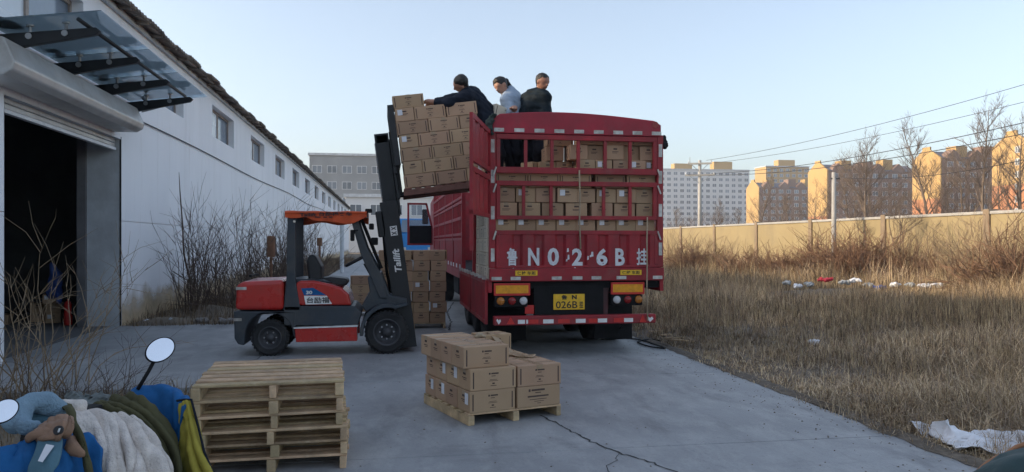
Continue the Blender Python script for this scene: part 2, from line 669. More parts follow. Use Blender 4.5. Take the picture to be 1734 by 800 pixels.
M['pillar'] = pm('pillar', (.24, .18, .12), .9, .2, 2, bump=.3, bs=14)
M['pole'] = pm('pole', (.36, .35, .33), .9, .15, 3, bump=.2, bs=20)
M['wire'] = pm('wire', (.03, .03, .032), .7, .1, 5, bump=0)
M['apt_white'] = pm('apt_white', (.60, .61, .62), .9, .06, .05, bump=0)
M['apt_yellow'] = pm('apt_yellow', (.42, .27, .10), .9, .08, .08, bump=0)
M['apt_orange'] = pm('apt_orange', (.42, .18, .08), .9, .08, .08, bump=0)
M['apt_brown_shade'] = pm('apt_brown_shade', (.24, .15, .11), .9, .1, .08, bump=0)  # brown darkened: shade of the unlit long sides is put into the colour
M['apt_win'] = pm('apt_win', (.17, .20, .24), .12, .3, .2, bump=0, rnd=.3)
M['apt_roof'] = pm('apt_roof', (.16, .15, .17), .8, .15, .3, bump=0)
M['grey_render'] = pm('grey_render', (.25, .265, .275), .9, .12, .12, col2=(.33, .34, .35), amt2=.4, vs2=.1, bump=0)
M['tree_bark'] = pm('tree_bark', (.14, .105, .082), .95, .25, 3, bump=0)
M['straw'] = attr_mat('straw')
M['edge_soil'] = pm('edge_soil', (.17, .14, .105), .95, .35, 6, col2=(.10, .08, .06), amt2=.5, vs2=9, bump=.9, bs=40)
M['twig'] = pm('twig', (.095, .065, .048), .95, .3, 3, bump=0)
M['twig_tan'] = pm('twig_tan', (.26, .19, .12), .95, .3, 3, bump=0)
M['twig_red'] = pm('twig_red', (.20, .115, .07), .95, .3, 3, bump=0)
M['bark'] = pm('bark', (.17, .13, .10), .95, .25, 3, bump=.3, bs=20)
M['blue_paint'] = pm('blue_paint', (.025, .22, .55), .4, .1, 3)
M['plastic_white'] = pm('plastic_white', (.74, .76, .80), .45, .08, 6, bump=.3, bs=20)
M['bag_red'] = pm('bag_red', (.42, .02, .04), .5, .2, 8)
M['bag_blue'] = pm('bag_blue', (.04, .09, .32), .5, .2, 8)
M['bag_green'] = pm('bag_green', (.16, .25, .20), .6, .2, 8)
M['bag_grey'] = pm('bag_grey', (.33, .35, .36), .6, .2, 8)
M['bag_dull'] = pm('bag_dull', (.15, .17, .165), .6, .2, 8)
M['rust'] = pm('rust', (.20, .10, .055), .9, .3, 6, bump=.4, bs=30)
M['stone'] = pm('stone', (.30, .28, .26), .9, .2, 4, bump=.5, bs=14)
M['quilt_blue'] = pm('quilt_blue', (.02, .115, .30), .75, .2, 6, bump=.3, bs=40, spec=.12)
M['quilt_yellow'] = pm('quilt_yellow', (.36, .30, .055), .75, .22, 6, bump=.3, bs=40, spec=.12)
M['coat_olive'] = pm('coat_olive', (.085, .080, .042), .85, .2, 6, bump=.3, bs=60, spec=.12)
M['fleece'] = pm('fleece', (.76, .69, .63), .98, .16, 26, bump=1.0, bs=150, spec=.05)
M['sleeve_blue'] = pm('sleeve_blue', (.24, .35, .44), .95, .2, 14, bump=1.0, bs=130, spec=.1)
M['leather_tan'] = pm('leather_tan', (.27, .155, .095), .7, .25, 14, bump=.2, bs=40)
M['teal_cloth'] = pm('teal_cloth', (.10, .19, .24), .85, .15, 8, bump=.3, bs=60, spec=.12)
M['green_dark'] = pm('green_dark', (.018, .045, .045), .6, .2, 6, bump=.2)
M['piping'] = pm('piping', (.36, .17, .08), .7, .15, 8)
M['rope'] = pm('rope', (.36, .28, .19), .9, .2, 30, bump=.4, bs=80)
M['net_green'] = pm('net_green', (.025, .04, .036), .9, .3, 20, bump=.6, bs=40)
layer('red_truck', 3.5, .52, .75, (.20, .075, .065), .55)
layer('red_truck', 14.0, .60, .72, (.09, .035, .03), .7)
layer('red_truck', 30.0, .66, .74, (.45, .22, .2), .5)
layer('red_tarp', 4.0, .5, .75, (.23, .06, .065), .45)
layer('fork_red', 4.0, .5, .74, (.26, .05, .04), .55)
layer('fork_red', 22.0, .62, .72, (.10, .04, .035), .6)
layer('fork_grey', 5.0, .5, .72, (.075, .07, .068), .5)
layer('fork_grey', 26.0, .63, .72, (.20, .19, .18), .5)
layer('wall_white', .9, .52, .75, (.62, .62, .62), .35, (1, 2.2, .10))
layer('wall_white', 2.2, .58, .72, (.50, .47, .43), .45, (1, 1.5, .12))
layer('wall_white', 9.0, .64, .74, (.45, .44, .42), .5)
layer('plaster_grey', 2.0, .5, .74, (.42, .43, .43), .5, (1, 1, .3))
layer('wood', 3.0, .5, .72, (.22, .17, .125), .5, (1, 1, 1))
layer('wood', 30.0, .55, .7, (.62, .50, .34), .5)
layer('shutter', 3.0, .52, .75, (.30, .28, .26), .5)
layer('ochre', 1.2, .5, .72, (.19, .16, .11), .45, (1, 1, .3))
layer('ochre', 6.0, .6, .72, (.36, .33, .25), .5)


# ================================================================== SETTING
def settle(root, L):
    """put a thing's Empty at its base without moving its parts"""
    L = Vector(L)
    root.location = L
    for c in root.children:
        c.location = Vector(c.location) - L
    return root


def in_slab(x, y):
    return (y < 8.9 and -1.75 < x < 4.15) or (8.9 <= y < 15.7 and -5.2 < x < 4.15) or (y >= 15.7 and -2.7 < x < 4.15)


def hills(x, y):
    return .5 * math.sin(x * 1.7 + 1.3 * math.sin(y * .9)) + .5 * math.sin(y * 2.1 + 1.1 * math.sin(x * 1.3 + 2))


# ------------------------------------------------------------------ ground
gx = np.unique(np.concatenate([np.linspace(-900, -30, 8), np.arange(-30, -6, 3.0), np.arange(-6, 20, .45), np.arange(20, 60, 4.0), np.linspace(60, 1500, 8)]))
gy = np.unique(np.concatenate([np.linspace(-300, -20, 6), np.arange(-20, 2, 2.0), np.arange(2, 40, .5), np.arange(40, 110, 4.0), np.linspace(120, 1800, 10)]))
gv, gf = [], []
for yy in gy:
    for xx in gx:
        if in_slab(xx, yy) or xx < -5.2:
            z = -.07
        elif -6 < xx < 20 and -20 < yy < 110:
            z = .01 + .045 * hills(xx, yy) + (.10 * max(0, min(1, (xx - 6) / 8)))
            if in_slab(xx - .45, yy) or in_slab(xx + .45, yy) or in_slab(xx, yy - .5) or in_slab(xx, yy + .5):
                z = -.035
        else:
            z = -.05
        gv.append((float(xx), float(yy), z))
nxg = len(gx)
for j in range(len(gy) - 1):
    for i in range(nxg - 1):
        a = j * nxg + i
        gf.append((a, a + 1, a + nxg + 1, a + nxg))
kind(MB().add(gv, gf).build('ground', M['soil'], smooth=True), 'structure')

# ------------------------------------------------------------------ concrete road: poured bays with open joints
road = kind(empty('road'), 'structure')
J = .006


def bay(x0, x1, y0, y1):
    MB().box(x0 + J, x1 - J, y0 + J, y1 - J, -.14, 0).build('slab', M['concrete'], road, bevel=.006, seg=1)


cuts = [-8, -3.3, 1.15, 5.75]
for a, b in zip(cuts, cuts[1:]):
    bay(-1.75, 4.15, a, b)
bay(-1.75, 4.15, 5.75, 8.9)
bay(-5.18, -1.75, 8.9, 15.7)
yy = 8.9
while yy < 104:
    y2 = min(yy + 6.5, 106)
    bay(-1.75, 4.15, yy, y2)
    if yy >= 15.4:
        bay(-2.7, -1.75, yy, y2)
    yy = y2


def crack(pts, w, seed):
    rs = random.Random(seed)
    P = []
    for (a, b) in zip(pts, pts[1:]):
        n = max(2, int((b - a).length / .05))
        for i in range(n):
            P.append(a.lerp(b, i / n) + Vector((rs.uniform(-.018, .018), rs.uniform(-.018, .018), 0)))
    P.append(pts[-1])
    mb = MB()
    vs, fs = [], []
    for i, p in enumerate(P):
        d = (P[min(i + 1, len(P) - 1)] - P[max(i - 1, 0)])
        s = Vector((-d.y, d.x, 0)).normalized() * w * rs.uniform(.35, 1.0)
        vs += [(p.x - s.x, p.y - s.y, .0035), (p.x + s.x, p.y + s.y, .0035)]
        if i:
            fs.append((2 * i - 2, 2 * i - 1, 2 * i + 1, 2 * i))
    mb.add(vs, fs)
    mb.build('crack', M['crack'], road)


crack([gnd(917, 704), gnd(950, 722), gnd(1000, 748), gnd(1052, 770), gnd(1098, 782), gnd(1160, 806)], .011, 3)
crack([gnd(760, 560), gnd(764, 545), gnd(757, 530), gnd(768, 512)], .02, 5)
crack([gnd(1052, 770), gnd(1030, 790), gnd(1040, 815)], .004, 8)

# ------------------------------------------------------------------ warehouse
WX, DOOR = -5.0, (11.12, 15.65, 0.0, 3.55)
WIN = [(10.6 + 6.4 * k, 13.8 + 6.4 * k, 4.68, 5.6) for k in range(14)]
wh = empty('warehouse')
opens = [DOOR] + WIN
ys = sorted(set([-16, 105] + [v for o in opens for v in o[:2]]))
zs = sorted(set([0 - .1, 6.05, 1.994, 2.006] + [v for o in opens for v in o[2:]]))


def is_open(y, z):
    return any(a < y < b and c < z < d for a, b, c, d in opens)


mb = MB()
for y0, y1 in zip(ys, ys[1:]):
    for z0, z1 in zip(zs, zs[1:]):
        if is_open((y0 + y1) / 2, (z0 + z1) / 2):
            continue
        x = WX - (.02 if z1 - z0 < .02 else 0)
        mb.add([(x, y0, z0), (x, y1, z0), (x, y1, z1), (x, y0, z1)], [(0, 1, 2, 3)])
        mb.add([(WX - .3, y0, z0), (WX - .3, y1, z0), (WX - .3, y1, z1), (WX - .3, y0, z1)], [(0, 3, 2, 1)])
for a, b, c, d in WIN:
    x0, x1 = WX - .3, WX
    mb.add([(x0, a, c), (x1, a, c), (x1, b, c), (x0, b, c), (x0, a, d), (x1, a, d), (x1, b, d), (x0, b, d)],
           [(0, 1, 2, 3), (4, 7, 6, 5), (0, 4, 5, 1), (3, 2, 6, 7)])
mb.build('wall', M['wall_white'], wh)
# other walls of the shed and the floor slab inside
mb = MB()
mb.box(-21.3, WX - .3, 104.7, 105, -.1, 6.0)
mb.box(-21.3, WX - .3, -16, -15.7, -.1, 6.0)
mb.box(-21.3, -21.0, -15.7, 104.7, -.1, 6.0)
mb.build('rear_wall', M['wall_white'], wh)
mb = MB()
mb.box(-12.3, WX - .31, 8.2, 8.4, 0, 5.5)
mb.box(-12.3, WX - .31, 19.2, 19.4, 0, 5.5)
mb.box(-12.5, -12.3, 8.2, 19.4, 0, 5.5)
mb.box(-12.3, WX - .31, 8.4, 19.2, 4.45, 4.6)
mb.build('blackout_partition', M['dark_room'], wh)  # added inner walls that keep the room behind the doorway dark
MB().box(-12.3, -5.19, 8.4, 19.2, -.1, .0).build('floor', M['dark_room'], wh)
# roof
rz0, rz1 = 6.02, 8.2
mb = MB()
mb.prism([(-4.72, rz0), (-13, rz1), (-21.3, rz0), (-21.3, rz0 - .04), (-13, rz1 - .04), (-4.72, rz0 - .04)], -16.2, 105.2, 'Y')
roof = mb.build('roof', M['roof'], wh)
vs, fs = [], []
nw, L1 = 48, 2.2
sl = (rz1 - rz0) / 8.28
for r in (0, 1):
    for i in range(nw + 1):
        y = i / nw * 1.08
        vs.append((-L1 * r, y, sl * L1 * r + .035 * math.sin(y / .18 * 2 * math.pi)))
for r in (0, 1):
    for i in range(nw + 1):
        vs.append((vs[r * (nw + 1) + i][0], vs[r * (nw + 1) + i][1], vs[r * (nw + 1) + i][2] + .014))
w_ = nw + 1
for i in range(nw):
    fs += [(i, i + 1, w_ + i + 1, w_ + i), (2 * w_ + i, 3 * w_ + i, 3 * w_ + i + 1, 2 * w_ + i + 1), (i, 2 * w_ + i, 2 * w_ + i + 1, i + 1)]
me = MB().add(vs, fs).mesh('roof_sheet', M['roof'], True)
rs = random.Random(4)
for k in range(95):
    o = link('roof_sheet', me, roof)
    o.location = (-4.62 + rs.uniform(-.05, .05), 4 + k * 1.02, rz0 - .03 + rs.uniform(-.012, .018))
    o.rotation_euler = (rs.uniform(-.012, .012), rs.uniform(-.01, .01), rs.uniform(-.012, .012))
mb = MB()
mb.box(-4.985, -4.92, 3, 105, 5.88, 5.95)
mb.build('eaves_purlin', M['plaster_grey'], roof)
mb = MB()
for k in range(100):
    y = 4 + k * 1.02
    mb.box(-5.0, -4.70, y, y + .07, 5.93, 5.985)
kind(mb.build('rafter_ends', M['roof'], roof), 'stuff')
# windows
wf = None
for k, (a, b, c, d) in enumerate(WIN):
    if wf is None:
        w, h = b - a, d - c
        f = MB()
        for (y0, y1, z0, z1) in ((0, w, 0, .07), (0, w, h - .07, h), (0, .07, .07, h - .07), (w - .07, w, .07, h - .07), (w / 2 - .05, w / 2 + .05, .07, h - .07)):
            f.box(-.05, 0.02, y0, y1, z0, z1)
        wf = f.mesh('window', M['win_brown'])
        p1 = MB().box(-.02, -.01, .07, w / 2 - .05, .07, h - .07).mesh('pane', M['win_pale'])
        p2 = MB().box(-.025, -.015, w / 2 + .05, w - .07, .07, h - .07).mesh('pane', M['win_glass'])
        sm = MB().box(0, .215, .0, w, -.03, -.001).mesh('sill', M['plaster_grey'])
    o = link('window', wf, wh)
    o.location = (WX - .20, a, c)
    for q, m_ in (('pane', p1), ('pane', p2)):
        link(q, m_, o)
# door surround: deep plastered return on the far side, dark edge strip, inner post, lintel
mb = MB()
mb.box(-5.60, -5.022, 15.63, 15.649, 0, 3.6)
mb.box(-5.60, -5.301, 15.6491, 15.95, 0, 4.4)
mb.build('door_return', M['plaster_grey'], wh)
MB().box(-5.021, -4.994, 15.625, 15.6495, 0, 3.6).build('door_edge', M['steel_black'], wh)
MB().box(-5.76, -5.605, 15.58, 15.95, 0, 4.4).build('inner_post', M['post_grey'], wh)
mb = MB()
mb.box(-5.3, -5.0, 11.12, 15.65, 3.551, 3.556)
mb.box(-5.3, -5.0, 11.11, 11.12, 0, 3.55)
mb.build('door_lining', M['plaster_grey'], wh)
tag(wh, 'long white single-storey warehouse with high windows and corrugated eaves', 'warehouse')
# stain on the plaster low down is its own thin render patch
m = pm('stain', (.55, .43, .27), .9, .15, 2)
nt = m.node_tree
pb = nt.nodes['Principled BSDF']
tr = nt.nodes.new('ShaderNodeBsdfTransparent')
mx = nt.nodes.new('ShaderNodeMixShader')
tc = nt.nodes.new('ShaderNodeTexCoord')
sp = nt.nodes.new('ShaderNodeSeparateXYZ')
nz = nt.nodes.new('ShaderNodeTexNoise')
nz.inputs['Scale'].default_value = 1.6
nz.inputs['Detail'].default_value = 7
ma = nt.nodes.new('ShaderNodeMath')
ma.operation = 'MULTIPLY_ADD'
ma.inputs[1].default_value = -1.1
mr = nt.nodes.new('ShaderNodeMapRange')
mr.inputs[1].default_value, mr.inputs[2].default_value = -.25, .35
nt.links.new(tc.outputs['Object'], sp.inputs[0])
nt.links.new(tc.outputs['Object'], nz.inputs['Vector'])
nt.links.new(sp.outputs[2], ma.inputs[0])
nt.links.new(nz.outputs['Fac'], ma.inputs[2])
nt.links.new(ma.outputs[0], mr.inputs[0])
nt.links.new(mr.outputs[0], mx.inputs[0])
nt.links.new(tr.outputs[0], mx.inputs[1])
nt.links.new(pb.outputs[0], mx.inputs[2])
nt.links.new(mx.outputs[0], nt.nodes['Material Output'].inputs[0])
MB().add([(WX + .004, 15.68, -.02), (WX + .004, 104, -.02), (WX + .004, 104, 1.6), (WX + .004, 15.68, 1.6)], [(0, 1, 2, 3)]).build('damp_render', m, wh)
settle(wh, (-13, 44, 0))

# cable along the wall
mb = MB()
P = []
for i in range(41):
    t = i / 40
    P.append((WX + .03, 15.4 + t * 80, 4.06 + .06 * math.sin(t * 25) * (.4 + t)))
mb.tube(P, .014, 5)
tag(mb.build('wall_cable', M['wire']), 'thin black cable running along the white warehouse wall', 'cable')
# wall lamp, disc shade on a short arm
wl = empty('wall_lamp')
c = atX(254, 184, -4.55)
MB().tube([(WX, c.y, c.z + .2), (-4.75, c.y, c.z + .25), (c.x, c.y, c.z + .05)], .014, 6).build('arm', M['steel_black'], wl)
o = MB().lathe([(0, .055), (.05, .05), (.15, .0), (.17, -.03), (.165, -.035), (.1, -.005), (0, -.002)], 24).build('shade', M['steel_grey'], wl, smooth=True)
o.location = c
o.rotation_euler = (.2, -.3, 0)
tag(wl, 'small round dish lamp on warehouse wall just past the canopy', 'lamp')
settle(wl, (WX, c.y, c.z))

# ------------------------------------------------------------------ roller shutter above the door
sh = empty('roller_shutter')
prof = [(-4.995, 3.64), (-4.6, 3.64), (-4.5, 3.70), (-4.47, 3.80), (-4.60, 4.10), (-4.995, 4.14)]
MB().prism(prof, 10.2, 15.25, 'Y').build('housing', M['shutter'], sh, bevel=.02)
MB().prism([(p[0] * .99 - .05, p[1] * .98 + .08) for p in prof], 15.251, 15.29, 'Y').build('end_plate', M['steel_grey'], sh, bevel=.01)
for i in range(3):
    MB().box(-5.13, -5.09, 11.14, 15.6, 3.40 + i * .08, 3.475 + i * .08).build('slat', M['shutter'], sh, bevel=.012)
MB().box(-5.15, -5.07, 11.14, 15.6, 3.34, 3.395).build('bottom_bar', M['win_frame'], sh, bevel=.008)
for y in (11.125,):
    MB().box(-5.17, -5.05, y, y + .06, 0, 3.63).build('guide_rail', M['steel_grey'], sh)
tag(sh, 'rolled-up grey metal shutter with its long housing over the dark doorway', 'shutter')
settle(sh, (-5, 13, 0))

# ------------------------------------------------------------------ glass canopy
cp = empty('glass_canopy')
AY = [10.8, 12.42, 14.04, 15.66]


def cz(x):
    return 4.36 + (x + 3.7) * .13


for y in AY:
    mb = MB()
    mb.prism([(-4.99, cz(-5) - .16), (-3.75, cz(-3.75) - .05), (-3.70, cz(-3.7)), (-3.75, cz(-3.75) + .05), (-4.99, cz(-5) + .06)], y - .04, y + .04, 'Y')
    br = mb.build('bracket', M['steel_black'], cp, bevel=.01)
    for x in (-4.55, -4.12):
        b = MB()
        b.lathe([(0, -.02), (.045, -.02), (.045, .03), (.02, .035), (.02, .12), (.045, .125), (.045, .15), (0, .15)], 12, (x, y, cz(x) + .01))
        b.lathe([(0, -.01), (.04, -.01), (.04, 0), (0, 0)], 12, (x, y - .05, cz(x)), 'Y')
        b.build('glass_bolt', M['steel_grey'], br)
for i, (y0, y1) in enumerate(((10.45, 12.40), (12.44, 14.02), (14.06, 16.3))):
    x0, x1 = -4.97, -3.58
    mb = MB()
    za, zb = cz(x0) + .155, cz(x1) + .155
    mb.add([(x0, y0, za), (x1, y0, zb), (x1, y1, zb), (x0, y1, za), (x0, y0, za + .012), (x1, y0, zb + .012), (x1, y1, zb + .012), (x0, y1, za + .012)],
           [(0, 3, 2, 1), (4, 5, 6, 7), (0, 1, 5, 4), (1, 2, 6, 5), (2, 3, 7, 6), (3, 0, 4, 7)])
    mb.build('glass_panel', M['canopy_glass'], cp)
MB().tube([(-3.86, 10.5, cz(-3.86) + .085), (-3.86, 15.72, cz(-3.86) + .085)], .028, 10).build('front_tube', M['steel_black'], cp, smooth=True)
MB().box(-4.998, -4.93, 10.4, 15.9, cz(-5) - .2, cz(-5) + .08).build('wall_rail', M['steel_black'], cp)
# years of dust and leaves lying on the glass
m = pm('glass_dirt', (.05, .055, .06), .95, .3, 3)
rs = random.Random(12)
mb = MB()
for k in range(16):
    y, x = rs.uniform(10.6, 16), rs.uniform(-4.9, -4.35)
    r = rs.uniform(.05, .16)
    n = 9
    mb.add([(x + r * math.cos(6.28 * j / n) * rs.uniform(.6, 1.2), y + 1.8 * r * math.sin(6.28 * j / n) * rs.uniform(.6, 1.2), cz(x + r * math.cos(6.28 * j / n)) + .168 + .006 + .0004 * k) for j in range(n)],
           [tuple(range(n))])
kind(mb.build('leaf_dirt', m, cp), 'stuff')
tag(cp, 'tinted glass canopy on four black steel brackets above the warehouse door', 'canopy')
settle(cp, (-5, 13, 4))

# ------------------------------------------------------------------ boundary wall on the far side of the field
bw = empty('boundary_wall')
BX = 18.5
py = [16.2 + 5.05 * k for k in range(-3, 20)]
for y0, y1 in zip(py, py[1:]):
    MB().box(BX, BX + .2, y0 + .13, y1 - .13, 0, 2.46).build('wall_panel', M['ochre'], bw)
    MB().box(BX - .05, BX + .25, y0 + .13, y1 - .13, 2.461, 2.56).build('coping', M['pole'], bw, bevel=.02)
for y in py:
    MB().box(BX - .07, BX + .27, y - .129, y + .129, 0, 2.62).build('pillar', M['pillar'], bw, bevel=.015)
tag(bw, 'long ochre boundary wall with brown pillars beyond the dry field', 'wall')
settle(bw, (BX, 55, 0))


# ------------------------------------------------------------------ far buildings
def windows(parent, spots, w, h, n, mat=None, frame='win_frame'):
    """spots: centres on a facade whose outward normal is n ('-Y' or '-X'); each window its own part with a pane"""
    f = MB()
    p = MB()
    t = .09
    if n == '-Y':
        for (a, b, c, d) in ((-w / 2, w / 2, -h / 2, -h / 2 + t), (-w / 2, w / 2, h / 2 - t, h / 2), (-w / 2, -w / 2 + t, -h / 2 + t, h / 2 - t),
                             (w / 2 - t, w / 2, -h / 2 + t, h / 2 - t), (-t / 2, t / 2, -h / 2 + t, h / 2 - t)):
            f.box(a, b, -.06, .05, c, d)
        p.box(-w / 2 + t, w / 2 - t, -.02, 0.02, -h / 2 + t, h / 2 - t)
    else:
        for (a, b, c, d) in ((-w / 2, w / 2, -h / 2, -h / 2 + t), (-w / 2, w / 2, h / 2 - t, h / 2), (-w / 2, -w / 2 + t, -h / 2 + t, h / 2 - t),
                             (w / 2 - t, w / 2, -h / 2 + t, h / 2 - t), (-t / 2, t / 2, -h / 2 + t, h / 2 - t)):
            f.box(-.06, .05, a, b, c, d)
        p.box(-.02, .02, -w / 2 + t, w / 2 - t, -h / 2 + t, h / 2 - t)
    fm = f.mesh('window', M[frame])
    pmh = p.mesh('pane', M[mat or 'apt_win'])
    for s in spots:
        o = link('window', fm, parent)
        o.location = s
        link('pane', pmh, o)


def gable_block(px, apex, d, length, label, orange=.5, win_gable=True, depth=12.0):
    """tall block whose gable end faces the road; the long side runs away to the right"""
    c = at(px, apex, d)
    top = c.z
    y0, y1 = c.y - depth / 2, c.y + depth / 2
    x0, x1 = c.x, c.x + length
    eave = top - 3.6
    b = empty('apartment_block')
    zo = eave * orange
    mb = MB()
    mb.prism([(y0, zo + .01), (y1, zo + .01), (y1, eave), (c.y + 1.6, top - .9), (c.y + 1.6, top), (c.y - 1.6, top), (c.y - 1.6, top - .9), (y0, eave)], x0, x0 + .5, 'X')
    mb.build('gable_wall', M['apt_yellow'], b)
    MB().box(x0 + .02, x0 + .48, y0, y1, 0, zo).build('gable_base', M['apt_orange'], b)
    mb = MB()
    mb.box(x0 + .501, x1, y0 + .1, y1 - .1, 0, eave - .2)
    mb.build('wall', M['apt_brown_shade'], b)
    mb = MB()
    mb.prism([(y0 - .3, eave - .19), (c.y, top - 1.2), (y1 + .3, eave - .19)], x0 + .51, x1, 'X')
    rf = mb.build('roof', M['apt_roof'], b)
    rs = random.Random(int(px))
    for k in range(3):
        xx = x0 + 5 + k * (length - 8) / 3 + rs.uniform(-1, 1)
        MB().box(xx, xx + 3.6, y0 + 1.0, y0 + 5, eave - .5, top + rs.uniform(-.6, .6)).build('stair_tower', M['apt_yellow'] if k != 1 else M['apt_brown_shade'], rf)
    # dark dormer gables along the eaves
    for k in range(4):
        xx = x0 + 2 + k * (length - 4) / 4
        mb = MB()
        mb.prism([(xx, eave - .6), (xx + 4.4, eave - .6), (xx + 4.4, eave + .6), (xx + 2.2, eave + 2.4), (xx, eave + .6)], y0 - .25, y0 + 3, 'Y')
        mb.build('dormer', M['apt_brown_shade'], rf)
    if win_gable:
        windows(b, [(x0 - .01, c.y - 2.0, eave - 1.2 - 3 * k) for k in range(8) if eave - 1.2 - 3 * k > 2], 1.5, 1.6, '-X')
    windows(b, [(x0 + 3.2 + 3.7 * i, y0 + .09, eave - 1.9 - 3 * k) for i in range(int((length - 4) / 3.7)) for k in range(7) if eave - 1.9 - 3 * k > 2], 2.0, 1.6, '-Y')
    tag(b, label, 'building')
    settle(b, (c.x + length / 2, c.y, 0))
    return b


gable_block(1712, 222, 188, 45, 'rightmost yellow and orange gabled apartment block, cut off by the photo edge', .62)
gable_block(1568, 250, 226, 34, 'gabled apartment block, yellow above and orange below, second from the right', .55, False)
gable_block(1384, 273, 266, 34, 'gabled yellow apartment block behind the short roadside pole', .4, False)
gable_block(1274, 305, 345, 36, 'smallest and farthest yellow gabled apartment block, beside the white block', .35, False)


def flat_block(px0, px1, top, d, ht, cols, rows, label, mat, storey=3.0, towers=(), wmat='apt_win', ww=2.0, name='apartment_block', win_rows_from=1.9, depth=13.0):
    a, c = at(px0, top, d), at(px1, top, d)
    y = min(a.y, c.y)
    a, c = atY(px0, top, y), atY(px1, top, y)
    b = empty(name)
    z = (a.z + c.z) / 2
    MB().box(a.x, c.x, y, y + depth, 0, z).build('wall', mat, b)
    rf = MB().box(a.x - .3, c.x + .3, y - .3, y + depth + .3, z + .001, z + .5).build('roof', M['plaster_grey'], b)
    for (t0, t1, th) in towers:
        u, v = atY(t0, th, y + 4), atY(t1, th, y + 4)
        MB().box(u.x, v.x, y + 4, y + 9, z + .3, u.z).build('stair_tower', M['apt_yellow'] if mat is not M['grey_render'] else mat, rf)
    step = (c.x - a.x) / cols
    windows(b, [(a.x + step * (i + .5), y - .01, z - win_rows_from - storey * k) for i in range(cols) for k in range(rows)], ww, 1.7, '-Y', wmat)
    tag(b, label, 'building')
    settle(b, ((a.x + c.x) / 2, y + depth / 2, 0))
    return b


flat_block(1060, 1269, 288, 400, 38, 19, 10, 'wide white apartment block with rows of windows right of the truck', M['apt_white'], 2.95,
           ((1142, 1172, 277), (1209, 1240, 274)), ww=2.2)
flat_block(1297, 1370, 283, 430, 38, 7, 9, 'distant cream apartment block rising behind the small gabled block', M['apt_yellow'], 2.95,
           ((1318, 1346, 271),))
flat_block(524, 650, 264, 172, 20, 5, 6, 'bare grey concrete building with square windows behind the warehouse', M['grey_render'], 3.55, (), ww=2.1,
           name='concrete_building', win_rows_from=3.1)
flat_block(585, 790, 335, 118, 9, 6, 1, 'low pale building across the end of the road', M['apt_white'], 3.2, (), ww=1.8, name='low_building', depth=9)

# ------------------------------------------------------------------ poles and wires
po = empty('utility_pole')
b0 = at(1185, 410, 80)
zt = at(1185, 272, 80).z
MB().tube([(0, 0, 0), (0, 0, zt)], [.24, .17], 10).build('post', M['pole'], po, smooth=True)
for k, (h, wd) in enumerate(((zt - .35, 1.2), (zt - 1.55, 1.5))):
    xa = MB().bar((-wd, -.2, h), (wd, -.2, h), .18).build('crossarm', M['pole'], po)
    for s in (-1, 1):
        MB().bar((s * wd * .75, -.2, h), (0, -.14, h - .9), .06).build('brace', M['steel_grey'], xa)
        MB().lathe([(0, 0), (.06, 0), (.07, .1), (.04, .2), (.06, .25), (0, .3)], 8, (s * wd * .95, -.2, h + .06)).build('insulator', M['plaster_grey'], xa)
MB().bar((-1.0, -.2, zt - .3), (-1.0, -.2, zt + .35), .05).build('top_pin', M['pole'], po)
po.location = (b0.x, b0.y, 0)
po.rotation_euler = (0, 0, -.38)
tag(po, 'concrete utility pole with two crossarms in front of the white block', 'pole')
p2 = at(1412, 410, 30)
z2 = at(1412, 292, 30).z
p2o = empty('roadside_pole')
MB().tube([(0, 0, 0), (0, 0, z2)], [.10, .08], 10).build('post', M['pole'], p2o, smooth=True)
MB().bar((-.12, 0, z2 - .25), (.25, 0, z2 - .25), .05).build('bracket', M['steel_black'], p2o)
p2o.location = (p2.x, p2.y, 0)
tag(p2o, 'short plain concrete pole standing before the ochre wall', 'pole')


def wire(a, b, sag, r, label):
    P = [a.lerp(b, t / 16) - Vector((0, 0, sag * 4 * (t / 16) * (1 - t / 16))) for t in range(17)]
    tag(MB().tube(P, r, 4).build('overhead_wire', M['wire']), label, 'wire', 'wires over the field')


wire(at(1196, 272, 80), at(1790, 127, 46), .5, .018, 'topmost overhead wire rising to the right over the field')
wire(at(1200, 277, 80), at(1790, 159, 46), .5, .016, 'second overhead wire from the top over the field')
wire(at(1205, 294, 80), at(1790, 195, 40), .6, .024, 'upper of the two thick dark cables over the wall')
wire(at(1165, 296, 80), at(1790, 215, 38), .8, .024, 'lower of the two thick dark cables over the wall')
wire(at(1412, 300, 30), at(1790, 258, 20), .3, .010, 'thin wire leaving the short concrete pole to the right')

# ------------------------------------------------------------------ lorry cab far down the road
bl = empty('blue_lorry')
c = at(706, 410, 44)
MB().box(-1.05, 1.05, 0, 1.9, .95, 2.1).build('cab', M['blue_paint'], bl, bevel=.08)
MB().prism([(0.02, 2.1), (1.85, 2.1), (1.8, 2.95), (.35, 2.95)], -1.0, 1.0, 'X').build('cab_top', M['blue_paint'], bl, bevel=.06)
MB().add([(-.92, .04, 2.16), (.92, .04, 2.16), (.84, .32, 2.86), (-.84, .32, 2.86)], [(0, 1, 2, 3)]).build('windscreen', M['win_glass'], bl).location = (0, -.03, 0)
MB().box(-1.08, 1.08, -.12, .05, .55, .93).build('bumper', M['plastic_white'], bl, bevel=.03)
MB().box(-1.05, 1.05, 1.95, 6.5, 1.0, 2.0).build('load_bed', M['blue_paint'], bl)
MB().box(-.5, .5, .1, 6.3, .6, .94).build('chassis', M['black_part'], bl)
for s in (-1, 1):
    MB().box(s * .78 - .16, s * .78 + .16, -.03, .0, 1.1, 1.3).build('headlight', M['lamp_white'], bl)
    for y in (.95, 5.0):
        MB().lathe([(0, -.14), (.44, -.14), (.46, -.1), (.46, .1), (.44, .14), (0, .14)], 18, (s * .85, y, .46), 'X').build('wheel', M['tyre'], bl)
bl.location = (c.x, c.y, 0)
tag(bl, 'blue lorry facing the camera far down the road behind the open door', 'lorry')


